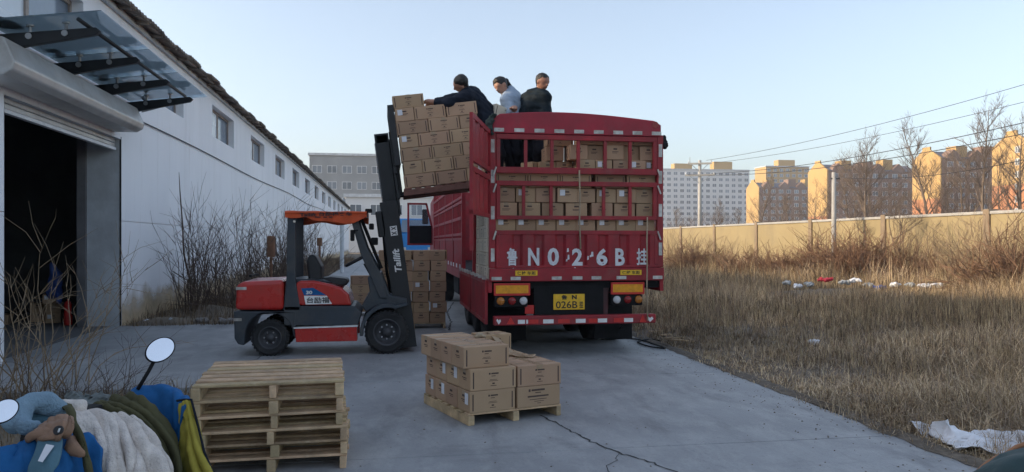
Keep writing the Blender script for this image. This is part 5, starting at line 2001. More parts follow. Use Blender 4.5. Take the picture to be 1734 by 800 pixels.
# ================================================================== SCOOTERS in the near corner, mostly below the picture's edge
def scooter(base, yaw, label, mirrors=True):
    """electric scooter, local: +x forward, origin on the ground below the handlebar"""
    s = empty('electric_scooter', base, yaw)
    wheel = MB().lathe([(.13, -.045), (.19, -.05), (.215, -.03), (.22, 0), (.215, .03), (.19, .05), (.13, .045)], 24, axis='Y').mesh('wheel', M['tyre'], True)
    rim = MB().lathe([(0, -.05), (.04, -.05), (.05, -.02), (.13, -.03), (.14, -.045), (.14, .045), (.13, .03), (.05, .02), (.04, .05), (0, .05)], 20, axis='Y').mesh('rim', M['steel_grey'], True)
    for x in (.22, -.98):
        o = link('wheel', wheel, s)
        o.location = (x, 0, .22)
        link('rim', rim, o)
    MB().tube([(.22, -.07, .22), (.16, -.07, .5), (.08, 0, .62), (.0, 0, 1.0)], .022, 8).tube([(.22, .07, .22), (.16, .07, .5), (.08, 0, .62)], .02, 8).build('front_fork', M['steel_black'], s, smooth=True)
    MB().prism([(.02, .30), (-.08, .30), (-.10, .82), (-.02, .98), (.06, .96), (.10, .8)], -.2, .2, 'Y').build('leg_shield', M['blue_paint'], s, bevel=.04, seg=3)
    MB().prism([(-.06, .24), (-.06, .30), (-.55, .30), (-.55, .22)], -.15, .15, 'Y').build('footboard', M['black_part'], s, bevel=.02)
    MB().prism([(-.50, .26), (-.52, .58), (-.62, .66), (-1.15, .70), (-1.22, .62), (-1.0, .40), (-.8, .28)], -.16, .16, 'Y').build('rear_body', M['blue_paint'], s, bevel=.05, seg=3)
    MB().prism([(-.48, .66), (-.50, .73), (-.70, .76), (-1.12, .80), (-1.16, .72), (-.62, .665)], -.14, .14, 'Y').build('seat', M['seat_black'], s, bevel=.035, seg=3)
    MB().prism([(.16, .42), (.30, .46), (.42, .36), (.43, .33), (.30, .43), (.15, .39)], -.05, .05, 'Y').build('front_mudguard', M['blue_paint'], s)
    MB().tube([(-.05, -.30, 1.0), (.0, -.16, 1.02), (.03, 0, 1.0), (.0, .16, 1.02), (-.05, .30, 1.0)], .014, 8).build('handlebar', M['steel_black'], s, smooth=True)
    for q in (-1, 1):
        MB().tube([(-.02, q * .2, 1.015), (-.06, q * .33, .995)], .019, 10).build('grip', M['seat_black'], s, smooth=True)
    MB().prism([(.05, .9), (.14, .94), (.12, 1.06), (0, 1.08), (-.06, 1.0)], -.12, .12, 'Y').build('headset', M['black_part'], s, bevel=.03)
    tag(s, label, 'scooter')
    return s


A_, B_ = at(20, 722, 2.15), at(236, 668, 2.65)
mid = (A_ + B_) / 2
hv = (B_ - A_)
yaw = math.atan2(.35, -.94)
sc = scooter((mid.x, mid.y, 0), yaw, 'electric scooter in the near corner buried under coats and a quilt')


def mirror(c, stem_to, r, tilt, label):
    """round rear-view mirror on a stem, its glass turned to the rider"""
    m = link('mirror', None, sc)
    inv = Matrix.Rotation(-yaw, 4, 'Z') @ Matrix.Translation((-mid.x, -mid.y, 0))
    n = (Vector((0, 0, 1.75)) - c).normalized()
    n = (n + Vector((.5, -.75, .42))).normalized()
    u = n.to_track_quat('Z', 'Y').to_matrix().to_4x4()
    o = MB().lathe([(0, -.02), (r * .7, -.016), (r * 1.04, -.004), (r * 1.06, .004), (r * .98, .006), (0, .006)], 32).build('mirror_shell', M['black_part'], m, smooth=True)
    mloc = inv @ Matrix.Translation(c) @ u @ Matrix.Rotation(tilt, 4, 'Z') @ Matrix.Diagonal((1.16, .86, 1, 1))
    o.matrix_local = mloc
    g = MB().lathe([(0, .0075), (r * .96, .0075), (r * .96, .0065), (0, .0065)], 32).build('mirror_glass', M['mirror'], m)
    g.matrix_local = mloc
    P = [c - n * .015, c.lerp(stem_to, .5) + Vector((0, 0, -.004)), stem_to]
    t = MB().tube([inv @ p for p in P], .0065, 8).build('mirror_stem', M['black_part'], m, smooth=True)


mirror(at(271, 593, 2.7), at(233, 660, 2.66), .044, .6, '')
mirror(at(6, 697, 2.02), at(-30, 735, 2.1), .031, .6, '')

G = lambda rows: [[at(*p) for p in r] for r in rows]
# handlebar quilt, blue outside with a yellow inner face turned out at the right edge
q = sheet('handlebar_quilt', M['quilt_blue'], None, G([
    [(215, 672, 2.72), (236, 660, 2.74), (262, 655, 2.74), (292, 660, 2.70), (312, 674, 2.62), (325, 682, 2.54)],
    [(205, 690, 2.66), (232, 668, 2.66), (262, 662, 2.66), (290, 668, 2.62), (306, 684, 2.56), (318, 690, 2.52)],
    [(195, 760, 2.60), (230, 740, 2.60), (262, 735, 2.60), (290, 738, 2.58), (304, 745, 2.56), (307, 748, 2.54)],
    [(190, 850, 2.56), (230, 840, 2.56), (262, 838, 2.57), (290, 838, 2.56), (304, 840, 2.55), (306, 842, 2.54)],
    [(190, 1000, 2.52), (230, 1000, 2.52), (262, 1000, 2.53), (290, 1000, 2.52), (304, 1000, 2.52), (306, 1000, 2.52)]]), 90, 80, .012, .006, 30, 6, pleat=(3, .004, .014))
y = sheet('turned_lining', M['quilt_yellow'], q, G([
    [(305, 684, 2.535), (314, 679, 2.53), (323, 678, 2.525)],
    [(305, 720, 2.535), (318, 718, 2.50), (333, 716, 2.50)],
    [(304, 770, 2.53), (322, 768, 2.47), (345, 766, 2.47)],
    [(303, 850, 2.52), (335, 850, 2.43), (378, 846, 2.44)],
    [(303, 1000, 2.51), (350, 1000, 2.40), (410, 990, 2.42)]]), 90, 40, .008, .006, 40, 9, pleat=(2, .004, .016))
MB().tube([at(300, 679, 2.55), at(312, 677, 2.53), at(324, 677, 2.52), at(334, 716, 2.495), at(346, 766, 2.465), at(379, 846, 2.435), at(412, 990, 2.415)], .0042, 6).build('binding', M['jacket_navy'], q, smooth=True)
MB().add([at(292, 750, 2.545), at(303, 747, 2.535), at(302, 753, 2.535), at(292, 756, 2.545)], [(0, 1, 2, 3)]).build('quilt_tag', M['refl_white'], q)
tag(q, 'blue padded scooter quilt with its yellow lining turned out at the edge', 'quilt')
q2 = sheet('knee_quilt', M['quilt_blue'], None, G([
    [(-40, 770, 2.06), (20, 755, 2.10), (50, 742, 2.16), (100, 735, 2.22), (150, 742, 2.28)],
    [(-40, 810, 2.0), (20, 790, 2.05), (60, 775, 2.10), (110, 770, 2.16), (165, 775, 2.24)],
    [(-40, 900, 1.96), (20, 890, 2.0), (60, 885, 2.05), (110, 880, 2.12), (170, 880, 2.2)]]), 60, 80, .012, .008, 34, 12, pleat=(4, .008, .02))
tag(q2, 'crumpled blue quilt over the near side of the scooter', 'quilt')
# coat: olive shell thrown over the bar, cream fleece lining showing
ct = sheet('winter_coat', M['coat_olive'], None, G([
    [(128, 704, 2.48), (150, 694, 2.50), (168, 686, 2.54), (190, 673, 2.57), (222, 667, 2.58), (238, 672, 2.56)],
    [(150, 712, 2.44), (175, 700, 2.46), (195, 692, 2.48), (215, 684, 2.50), (243, 680, 2.52), (256, 696, 2.52)],
    [(190, 725, 2.43), (205, 710, 2.44), (222, 706, 2.46), (243, 704, 2.48), (264, 710, 2.49), (274, 728, 2.50)],
    [(228, 750, 2.42), (240, 738, 2.43), (255, 735, 2.45), (270, 738, 2.46), (284, 746, 2.47), (290, 758, 2.49)],
    [(258, 785, 2.41), (268, 775, 2.42), (278, 775, 2.43), (288, 780, 2.45), (296, 788, 2.46), (299, 795, 2.48)],
    [(280, 870, 2.40), (285, 860, 2.41), (290, 855, 2.42), (295, 855, 2.44), (299, 855, 2.45), (301, 860, 2.47)]]), 90, 90, .008, .006, 40, 21, axis=(.9, .1, .5), pleat=(3.5, .012, .02))
sheet('fleece_lining', M['fleece'], ct, G([
    [(118, 690, 2.38), (135, 690, 2.42), (160, 696, 2.43), (185, 699, 2.43), (205, 704, 2.42), (222, 714, 2.42)],
    [(125, 706, 2.31), (150, 708, 2.35), (172, 710, 2.37), (195, 714, 2.36), (225, 724, 2.38), (250, 740, 2.40)],
    [(138, 735, 2.27), (162, 735, 2.30), (180, 740, 2.29), (205, 745, 2.31), (238, 752, 2.32), (273, 765, 2.37)],
    [(150, 775, 2.24), (170, 775, 2.27), (190, 780, 2.25), (215, 785, 2.27), (250, 790, 2.28), (290, 790, 2.34)],
    [(158, 830, 2.22), (175, 830, 2.26), (195, 835, 2.22), (220, 840, 2.26), (255, 845, 2.25), (298, 840, 2.32)],
    [(160, 960, 2.2), (175, 960, 2.24), (195, 960, 2.20), (220, 960, 2.24), (255, 960, 2.22), (298, 960, 2.3)]]), 120, 120, .014, .004, 30, 31, pleat=(4.2, .008, .030))
sheet('front_edge', M['coat_olive'], ct, G([
    [(92, 683, 2.34), (105, 683, 2.36), (120, 687, 2.36)],
    [(112, 696, 2.28), (119, 693, 2.28), (126, 694, 2.29)],
    [(122, 722, 2.24), (126, 718, 2.235), (130, 716, 2.24)],
    [(136, 760, 2.19), (141, 757, 2.18), (147, 755, 2.19)],
    [(152, 830, 2.17), (156, 829, 2.16), (162, 828, 2.17)]]), 40, 10, .010, .004, 40, 41)
blob_obj('fleece_collar', M['fleece'], ct, [(at(112, 686, 2.36), at(132, 690, 2.38), .016, .021), (at(132, 690, 2.38), at(138, 700, 2.38), .021, .014)], h=.007, k=.02, wrinkle=.008, wscale=80)
tag(ct, 'olive winter coat with cream fleece lining thrown over the scooter', 'coat')
# pale blue sleeve curled like a ring, tan padded glove and cuffs, grey-blue flap with a white patch
pts = [at(30, 718, 2.2), at(30, 702, 2.22), at(40, 687, 2.25), at(56, 680, 2.28), at(80, 686, 2.30), at(104, 692, 2.32)]
arr = [np.array(p) for p in pts]
pc_ = [crom(arr, i / 20 * 5) for i in range(21)]
sl_ = blob_obj('fleece_sleeve', M['sleeve_blue'], None, [(pc_[i], pc_[i + 1], .024 + .004 * math.sin(i * .5), .024 + .004 * math.sin((i + 1) * .5)) for i in range(20)] +
               [(at(22, 714, 2.2), at(44, 722, 2.17), .024, .020), (at(44, 722, 2.17), at(58, 722, 2.17), .020, .014), (at(70, 690, 2.34), at(112, 690, 2.36), .022, .020)], h=.007, k=.012, wrinkle=.011, wscale=75, seed=4)
blob_obj('inner_roll', M['teal_cloth'], sl_, [(at(46, 706, 2.29), at(58, 698, 2.31), .016, .018), (at(58, 698, 2.31), at(74, 702, 2.32), .018, .022), (at(74, 702, 2.32), at(92, 700, 2.33), .028, .02), (at(50, 712, 2.28), at(80, 712, 2.3), .012, .014)],
         h=.008, k=.006, wrinkle=.005, wscale=60, seed=14)
tag(sl_, 'pale blue fleece sleeve curled into a ring beside the coat', 'sleeve')
gv_ = sheet('padded_muff', M['leather_tan'], None, G([
    [(62, 727, 2.17), (84, 711, 2.19), (104, 702, 2.20), (118, 706, 2.20)],
    [(52, 735, 2.13), (80, 727, 2.12), (106, 718, 2.12), (121, 716, 2.14)],
    [(47, 740, 2.12), (72, 743, 2.10), (98, 741, 2.09), (117, 729, 2.12)],
    [(50, 741, 2.14), (72, 747, 2.13), (98, 746, 2.12), (112, 735, 2.14)]]), 50, 60, .008, .004, 55, 5, pleat=(2.5, .004, .008))
tag(gv_, 'tan padded handlebar muff with a dark snap on the blue quilt', 'muff')
MB().lathe([(0, -.006), (.016, -.006), (.018, 0), (.016, .006), (0, .006)], 18).build('snap', M['ink'], gv_).matrix_local = Matrix.Translation(at(99, 729, 2.092)) @ Matrix.Rotation(R(60), 4, 'X') @ Matrix.Diagonal((.75, .75, .6, 1))
MB().bar(at(99, 732, 2.085), at(101, 726, 2.085), .005, .003).build('snap_mark', M['refl_white'], gv_)
cf = blob_obj('leather_cuff', M['leather_tan'], None, [(at(121, 744, 2.2), at(122, 760, 2.17), .013, .016), (at(122, 760, 2.17), at(138, 769, 2.17), .015, .012)], h=.008, k=.02)
tag(cf, 'small tan cuff poking out below the coat edge', 'cuff')
fp_ = sheet('flap', M['teal_cloth'], None, G([
    [(66, 746, 2.115), (85, 746, 2.105), (106, 742, 2.115)],
    [(58, 770, 2.06), (80, 770, 2.05), (103, 766, 2.06)],
    [(50, 790, 2.04), (74, 792, 2.03), (98, 786, 2.04)],
    [(48, 805, 2.03), (70, 810, 2.02), (88, 802, 2.03)]]), 18, 14, .012, .004, 25, 3)
MB().add([at(72, 783, 2.012), at(64, 781, 2.016), at(78, 752, 2.07), at(92, 755, 2.065)], [(0, 1, 2, 3)]).build('patch', M['sticker'], fp_)
MB().add([at(64, 781, 2.014), at(80, 785, 2.012), at(92, 755, 2.066), at(78, 752, 2.07)], [(0, 1, 2, 3)])
tag(fp_, 'grey-blue cloth flap with a white patch on the blue quilt', 'flap')

# second scooter at the right edge: only its padded cover reaches into the picture
b2 = at(1760, 800, 2.3)
b2 = at(1868, 800, 2.3)
sc2 = scooter((b2.x, b2.y, 0), R(170.7), 'electric scooter at the right photo edge under a dark green cover')
cv2 = sheet('padded_cover', M['green_dark'], None, G([
    [(1648, 806, 2.28), (1676, 783, 2.30), (1704, 770, 2.31), (1736, 760, 2.30), (1790, 745, 2.28)],
    [(1654, 830, 2.20), (1685, 803, 2.20), (1712, 788, 2.2), (1740, 780, 2.2), (1800, 770, 2.18)],
    [(1660, 880, 2.14), (1690, 860, 2.12), (1720, 850, 2.12), (1750, 850, 2.1), (1810, 850, 2.08)]]), 20, 24, .016, .006, 20, 8)
tag(cv2, 'dark green padded cover with tan edging cut off by the photo corner', 'cover')
MB().tube([at(1644, 812, 2.28), at(1672, 786, 2.31), at(1690, 775, 2.32), at(1704, 770, 2.32), at(1722, 758, 2.32), at(1740, 752, 2.31), at(1790, 738, 2.29)], .0085, 8).build('edging', M['piping'], cv2, smooth=True)


# ================================================================== DRY VEGETATION
rng = np.random.RandomState(3)
PAL = np.array([(.54, .41, .26), (.43, .315, .195), (.34, .27, .205), (.62, .49, .33), (.25, .18, .12), (.45, .345, .21)])


def blades(name, x, y, z, h, w, lean, label, cat, pal, seed, tint=None):
    """one mesh of bent grass blades, a tint stored for each blade"""
    r = np.random.RandomState(seed)
    n = len(x)
    az = r.rand(n) * 2 * np.pi
    fa = az + np.pi / 2 + r.normal(0, .6, n)
    dx, dy = np.cos(az), np.sin(az)
    sx, sy = np.cos(fa) * w / 2, np.sin(fa) * w / 2
    V = np.zeros((n, 5, 3))
    l1 = lean * r.uniform(.3, 1.2, n)
    V[:, 0] = np.stack([x - sx, y - sy, z], 1)
    V[:, 1] = np.stack([x + sx, y + sy, z], 1)
    mx, my, mz = x + dx * h * l1 * .3, y + dy * h * l1 * .3, z + h * .55 * np.sqrt(np.clip(1 - (l1 * .5) ** 2, .05, 1))
    V[:, 2] = np.stack([mx - sx * .75, my - sy * .75, mz], 1)
    V[:, 3] = np.stack([mx + sx * .75, my + sy * .75, mz], 1)
    V[:, 4] = np.stack([x + dx * h * l1, y + dy * h * l1, mz + h * .45 * np.clip(1 - l1 * .9, -.25, 1)], 1)
    base = (np.arange(n) * 5)[:, None]
    T = np.concatenate([base + np.array([0, 1, 3]), base + np.array([0, 3, 2]), base + np.array([2, 3, 4])], 1).reshape(-1, 3)
    me = bpy.data.meshes.new(name)
    me.vertices.add(n * 5)
    me.vertices.foreach_set('co', V.reshape(-1))
    me.loops.add(T.size)
    me.loops.foreach_set('vertex_index', T.reshape(-1).astype(np.int32))
    me.polygons.add(len(T))
    me.polygons.foreach_set('loop_start', (np.arange(len(T)) * 3).astype(np.int32))
    me.update(calc_edges=True)
    col = (pal[r.randint(0, len(pal), n)] if tint is None else tint) * r.uniform(.75, 1.25, n)[:, None]
    a = me.color_attributes.new('tint', 'FLOAT_COLOR', 'POINT')
    a.data.foreach_set('color', np.repeat(np.concatenate([col, np.ones((n, 1))], 1), 5, axis=0).reshape(-1))
    me.materials.append(M['straw'])
    o = link(name, me)
    kind(o, 'stuff')
    o['label'] = label
    o['category'] = cat
    return o


def patch(x, y, s, ph):
    return .5 + .5 * np.sin(x * s + 1.7 * np.sin(y * s * .8 + ph)) * np.sin(y * s * .9 + 1.3 * np.sin(x * s * .7 + ph * 2))


def gz(x, y):
    h = .5 * np.sin(x * 1.7 + 1.3 * np.sin(y * .9)) + .5 * np.sin(y * 2.1 + 1.1 * np.sin(x * 1.3 + 2))
    return .0 + .045 * h + .10 * np.clip((x - 6) / 8, 0, 1) - .03


# field: density falls with distance; height grows away from the slab
def trodden(x, y, h):
    """the weeds are lower on the way to the rubbish heap"""
    hc_ = at(1450, 484, 20.8)
    near = np.hypot(x - hc_.x * .93, y - hc_.y * .93)
    t = np.clip((x * hc_.x + y * hc_.y) / (hc_.x ** 2 + hc_.y ** 2), .45, 1.0)
    off = np.hypot(x - t * hc_.x, y - t * hc_.y)
    return h * (1 - .42 * np.clip(1 - (off - 1.7) / 1.2, 0, 1))


def field(n, d0, d1, seed, x0=4.12):
    r = np.random.RandomState(seed)
    dep = d0 * (d1 / d0) ** r.rand(n)
    ang = np.arctan(r.uniform(.14, .75, n)) + YAW
    ang = np.where(r.rand(n) < .5, ang, YAW + np.arctan(r.uniform(.0, .9, n)))
    x, y = dep * np.sin(ang) / np.cos(ang - YAW) * 1.0, dep * np.cos(ang) / np.cos(ang - YAW)
    k = (x > x0) & (x < 18.3)
    return x[k], y[k], dep[k]


cx_, cy_, cd_ = field(26000, 4.5, 60, 1)
e = cx_ - 4.15
low = patch(cx_, cy_, .45, .4)
keep = rng.rand(len(cx_)) < np.clip(.35 + e / 1.0, 0, 1) * np.clip(.15 + 1.25 * patch(cx_, cy_, 1.5, 2.0), 0, 1)
cx_, cy_, cd_, e, low = [v[keep] for v in (cx_, cy_, cd_, e, low)]
th = (.07 + .10 * np.clip(e / 1.0, 0, 1) + .13 * np.clip((e - 1.0) / 3, 0, 1) + .42 * low ** 1.6 * np.clip((e - .3) / 3, 0, 1)) * rng.uniform(.55, 1.5, len(e))
nz = np.clip((6.5 - e) / 3.5, 0, 1) * np.clip((15 - cd_) / 4, 0, 1)          # flattened near the slab
tl = np.clip(rng.normal(.6, .3, len(e)) + nz * rng.uniform(.3, 1.25, len(e)), .15, 1.9)
th = th * (1.15 + .45 * nz)
tp = PAL[rng.randint(0, len(PAL), len(e))] * (rng.uniform(.75, 1.25, len(e)) * (.62 + .62 * patch(cx_, cy_, .8, 7.7)))[:, None]
ns = rng.randint(7, 20, len(e))
ii = np.repeat(np.arange(len(e)), ns)
tr_r = .04 + .12 * rng.rand(len(e))
x, y, dep = cx_[ii] + rng.normal(0, 1, len(ii)) * tr_r[ii], cy_[ii] + rng.normal(0, 1, len(ii)) * tr_r[ii], cd_[ii]
k = (x > 4.04) & (x < 18.3)
x, y, dep, ii = x[k], y[k], dep[k], ii[k]
blades('field_grass', x, y, gz(x, y), trodden(x, y, th[ii] * rng.uniform(.5, 1.25, len(x))), .0035 + .0005 * dep, tl[ii] * rng.uniform(.6, 1.3, len(x)), 'matted dry grass covering the field right of the concrete', 'grass', PAL, 5, tp[ii])
# upright stalks in clumps, dark and straw coloured
cx_, cy_, cd_ = field(13000, 5.4, 45, 2)
e = cx_ - 4.15
keep = rng.rand(len(cx_)) < np.clip((e - .5) / 3.5, 0, 1) * np.clip((cd_ - 5) / 6, .05, 1) * np.clip(1.5 * patch(cx_, cy_, .42, 1.9) - .15, .03, 1)
cx_, cy_, cd_, e = [v[keep] for v in (cx_, cy_, cd_, e)]
ns = rng.randint(3, 15, len(cx_))
ii = np.repeat(np.arange(len(cx_)), ns)
x, y, dep = cx_[ii] + rng.normal(0, .10, len(ii)), cy_[ii] + rng.normal(0, .10, len(ii)), cd_[ii]
h = ((.34 + .46 * np.clip((e - .5) / 5, 0, 1)) * rng.uniform(.55, 1.35, len(e)))[ii] * rng.uniform(.6, 1.15, len(ii))
k = (x > 4.4) & (x < 18.3)
x, y, dep, h = x[k], y[k], dep[k], h[k]
PAL2 = np.array([(.075, .055, .042), (.13, .095, .065), (.40, .31, .18), (.50, .40, .24), (.22, .16, .10)])
blades('weed_stalks', x, y, gz(x, y), trodden(x, y, h), .0035 + .00036 * dep, rng.uniform(.02, .45, len(x)), 'tall thin dried weed stalks standing in the field', 'weeds', PAL2, 6)
# taller pale reeds in front of the wall
r = np.random.RandomState(9)
n = 16000
x, y = r.uniform(11.5, 18.2, n), r.uniform(8, 62, n)
pn = patch(x, y, .6, 3.1)
keep = r.rand(n) < (.2 + .8 * pn)
x, y = x[keep], y[keep]
h = r.uniform(.35, 1.05, len(x)) * (.5 + .5 * patch(x, y, .35, 5))
blades('wall_weeds', x, y, gz(x, y), trodden(x, y, h), r.uniform(.009, .018, len(x)), r.uniform(.05, .5, len(x)), 'sunlit straw weeds along the foot of the ochre wall', 'weeds',
       np.array([(.46, .34, .19), (.36, .25, .14), (.28, .19, .11), (.50, .40, .25)]), 7)
# left verge in front of the door, and the strip along the warehouse
r = np.random.RandomState(12)
n = 26000
x, y = r.uniform(-7.5, -1.78, n), r.uniform(2.5, 8.95, n)
keep = (r.rand(n) < .3 + .7 * patch(x, y, 1.1, .3)) & ~((x > -4.9) & (y > 8.85))
x, y = x[keep], y[keep]
blades('verge_grass', x, y, np.full(len(x), -.02), r.uniform(.05, .30, len(x)), r.uniform(.004, .008, len(x)), r.uniform(.3, 1.2, len(x)), 'trampled dry grass and litter on the verge behind the scooter', 'grass',
       np.array([(.17, .125, .08), (.24, .17, .10), (.12, .09, .065), (.30, .22, .13)]), 13)
n = 11000
x, y = r.uniform(-4.95, -2.75, n), 15.5 + 55 * r.rand(n) ** 1.6
blades('strip_weeds', x, y, np.full(len(x), -.02), r.uniform(.08, .6, len(x)) ** 1.3 * np.clip((x + 5.2) * .0 + (y - 14.6) / 2.5, .25, 1), .005 + .0003 * y, r.uniform(.1, .8, len(x)),
       'brown dead weeds in the strip along the white warehouse', 'weeds', np.array([(.15, .11, .075), (.22, .155, .09), (.10, .075, .055), (.29, .21, .13)]), 14)


# ------------------------------------------------------------------ shrubs, saplings and bare trees
def stem_path(p, d, L, n, rs, wob=.18, grav=0.0):
    P = [Vector(p)]
    d = Vector(d).normalized()
    for i in range(n):
        d = (d + Vector((rs.gauss(0, wob), rs.gauss(0, wob), rs.gauss(0, wob) + grav))).normalized()
        P.append(P[-1] + d * (L / n))
    return P


def shrub_mesh(seed, n, H, spread, r0, sub, mat, wob=.12, twig=.3):
    rs = random.Random(seed)
    mb = MB()
    for i in range(n):
        a = rs.uniform(0, 6.283)
        q = rs.random() ** .7
        b = Vector((math.cos(a) * q * spread * .35, math.sin(a) * q * spread * .35, -.03))
        d = Vector((math.cos(a) * q * spread, math.sin(a) * q * spread, H)).normalized()
        L = H * rs.uniform(.55, 1.1)
        P = stem_path(b, d, L, 5, rs, wob)
        mb.tube(P, [r0 * (1 - .8 * k / 5) for k in range(6)], 3, False)
        for j in range(sub):
            k = rs.randint(1, 4)
            o = P[k].lerp(P[k + 1], rs.random())
            dd = (P[k + 1] - P[k]).normalized() + Vector((rs.gauss(0, .6), rs.gauss(0, .6), rs.uniform(-.1, .6)))
            Q = stem_path(o, dd, L * twig * rs.uniform(.5, 1.2), 2, rs, wob * 1.3)
            mb.tube(Q, [r0 * .45, r0 * .32, r0 * .15], 3, False)
    return mb.mesh('branches', M[mat])


def plant(name, me, loc, rz, s, label, cat, group, sz=None):
    o = link(name, me)
    o.location = loc
    o.rotation_euler = (0, 0, rz)
    o.scale = (s, s, sz or s)
    return tag(o, label, cat, group)


vr = random.Random(31)
# leafless bush against the white wall
me = [shrub_mesh(41, 34, 2.5, .75, .012, 7, 'twig'), shrub_mesh(42, 26, 2.1, .8, .011, 6, 'twig'), shrub_mesh(43, 40, 1.3, 1.0, .010, 6, 'twig')]
spots = [(-4.2, 17.6, 0, .95, 'bare twiggy bush against the white wall left of the forklift'),
         (-4.0, 19.6, 1, 1.15, 'second bare bush along the white wall behind the counterweight'),
         (-3.8, 22.5, 0, 1.05, 'bare bush by the wall behind the forklift seat'),
         (-3.6, 26.0, 1, 1.3, 'bare bush further along the wall seen under the orange cloth'),
         (-3.7, 31.0, 0, 1.2, 'bare bush far along the wall seen past the steering wheel'),
         (-3.5, 38.0, 1, 1.5, 'farthest bare bush along the warehouse wall'),
         (-3.3, 18.6, 2, 1.0, 'low brown thicket behind the forklift rear wheel'),
         (-3.2, 21.0, 2, 1.2, 'low brown thicket behind the forklift seat'),
         (-3.1, 24.5, 2, 1.4, 'low brown thicket under the forklift guard'),
         (-3.0, 29.0, 2, 1.6, 'low brown thicket further along the warehouse strip')]
for i, (x, y, k, s, lb) in enumerate(spots):
    plant('bare_bush', me[k], (x, y, 0), vr.uniform(0, 6), s, lb, 'bush', 'bushes along the warehouse')
# a single crooked sapling and a fan of cut branches in front of it
P = [atX(325, 520, -4.6), atX(322, 478, -4.62), atX(311, 430, -4.65), atX(309, 380, -4.68), atX(305, 330, -4.7), atX(303, 292, -4.72)]
P[0].z = 0
t = MB().tube(P, [.03, .026, .022, .018, .014, .006], 5).build('sapling', M['twig'])
MB().tube([P[1], P[1] + Vector((-.5, -.1, .35)), P[1] + Vector((-.9, -.1, .45))], [.014, .01, .004], 4).build('side_branch', M['twig'], t)
tag(t, 'single crooked leafless sapling against the white wall', 'sapling')
rs = random.Random(77)
mb = MB()
b0 = atX(372, 530, -4.0)
for i in range(16):
    a = atX(283 + rs.uniform(-8, 60), 455 + rs.uniform(0, 62), -4.3 + rs.uniform(-.3, .3))
    mb.tube([Vector((b0.x + rs.uniform(-.4, .3), b0.y + rs.uniform(-.5, .5), .15)), (a + b0) / 2 + Vector((0, 0, rs.uniform(-.2, .1))), a], [.012, .009, .003], 3, False)
tag(mb.build('cut_branches', M['twig']), 'fan of cut branches lying on the soil by the white wall', 'branches')
# dry stems in front of the dark doorway
me = [shrub_mesh(51, 13, 1.75, .85, .0095, 5, 'twig_tan', .2, .35), shrub_mesh(52, 9, 1.5, 1.0, .008, 4, 'twig_tan', .22, .4), shrub_mesh(53, 16, .9, 1.1, .006, 5, 'twig', .2, .4)]
for (px, py, d, k, s, lb) in ((62, 640, 8.3, 0, 1.0, 'tall tan dry stems in front of the dark doorway'), (110, 648, 8.5, 1, 1.05, 'sparse arching dry stems right of the taller ones'),
                              (18, 690, 7.6, 0, .8, 'tan dry stems at the left photo edge'), (40, 680, 7.0, 2, 1.0, 'low dark twiggy weeds on the verge at the left edge'),
                              (120, 668, 7.4, 2, .9, 'low dark twiggy weeds behind the coats'), (185, 662, 7.9, 2, .75, 'small dark twigs near the yard edge behind the mirror')):
    p = at(px, py, d)
    plant('dry_weed', me[k], (p.x, p.y, -.02), vr.uniform(0, 6), s, lb, 'weed', 'dry weeds on the verge')
# brown tangled bushes before the ochre wall
me = [shrub_mesh(61, 170, 1.35, 1.3, .017, 8, 'twig_red', .28, .45), shrub_mesh(62, 150, 1.15, 1.6, .017, 8, 'twig_red', .3, .45), shrub_mesh(63, 55, 2.0, .8, .014, 7, 'twig_tan', .12, .35)]
bl_ = [(1150, 33, 2, .95, 'pale bush nearest the truck before the ochre wall'), (1185, 32, 0, 1.0, 'brown bush between the first wall pillars'), (1225, 31, 2, .8, 'upright pale bush at the second wall pillar'),
       (1262, 29, 1, .95, 'low brown bush left of the third wall pillar'), (1300, 28, 0, .8, 'low brown bush right of the third wall pillar'), (1345, 27, 1, .9, 'low brown bush before the widest clear wall panel'),
       (1395, 27, 0, 1.0, 'dense brown bush left of the short pole'), (1440, 26, 0, 1.2, 'largest dense brown bush beside the short pole'), (1475, 25.5, 1, 1.25, 'dense brown bush right of the short pole'),
       (1530, 25, 2, .9, 'upright tan bush under the small wall tree'), (1575, 24.5, 1, 1.0, 'brown bush right of the small wall tree'), (1622, 22, 2, .9, 'tan bush left of the tallest reeds'),
       (1665, 20, 2, 1.0, 'tall tan bush in front of the wall at the right'), (1700, 18.5, 2, 1.05, 'taller tan bush close to the right edge'), (1735, 18, 0, 1.2, 'reddish bush cut by the right photo edge')]
for (px, d, k, s, lb) in bl_:
    p = at(px, 410, d)
    p.x = min(p.x, 17.6)
    plant('dry_bush', me[k], (p.x, p.y, .05), vr.uniform(0, 6), s * (1.2 if k < 2 else 1), lb, 'bush', 'bushes before the boundary wall')


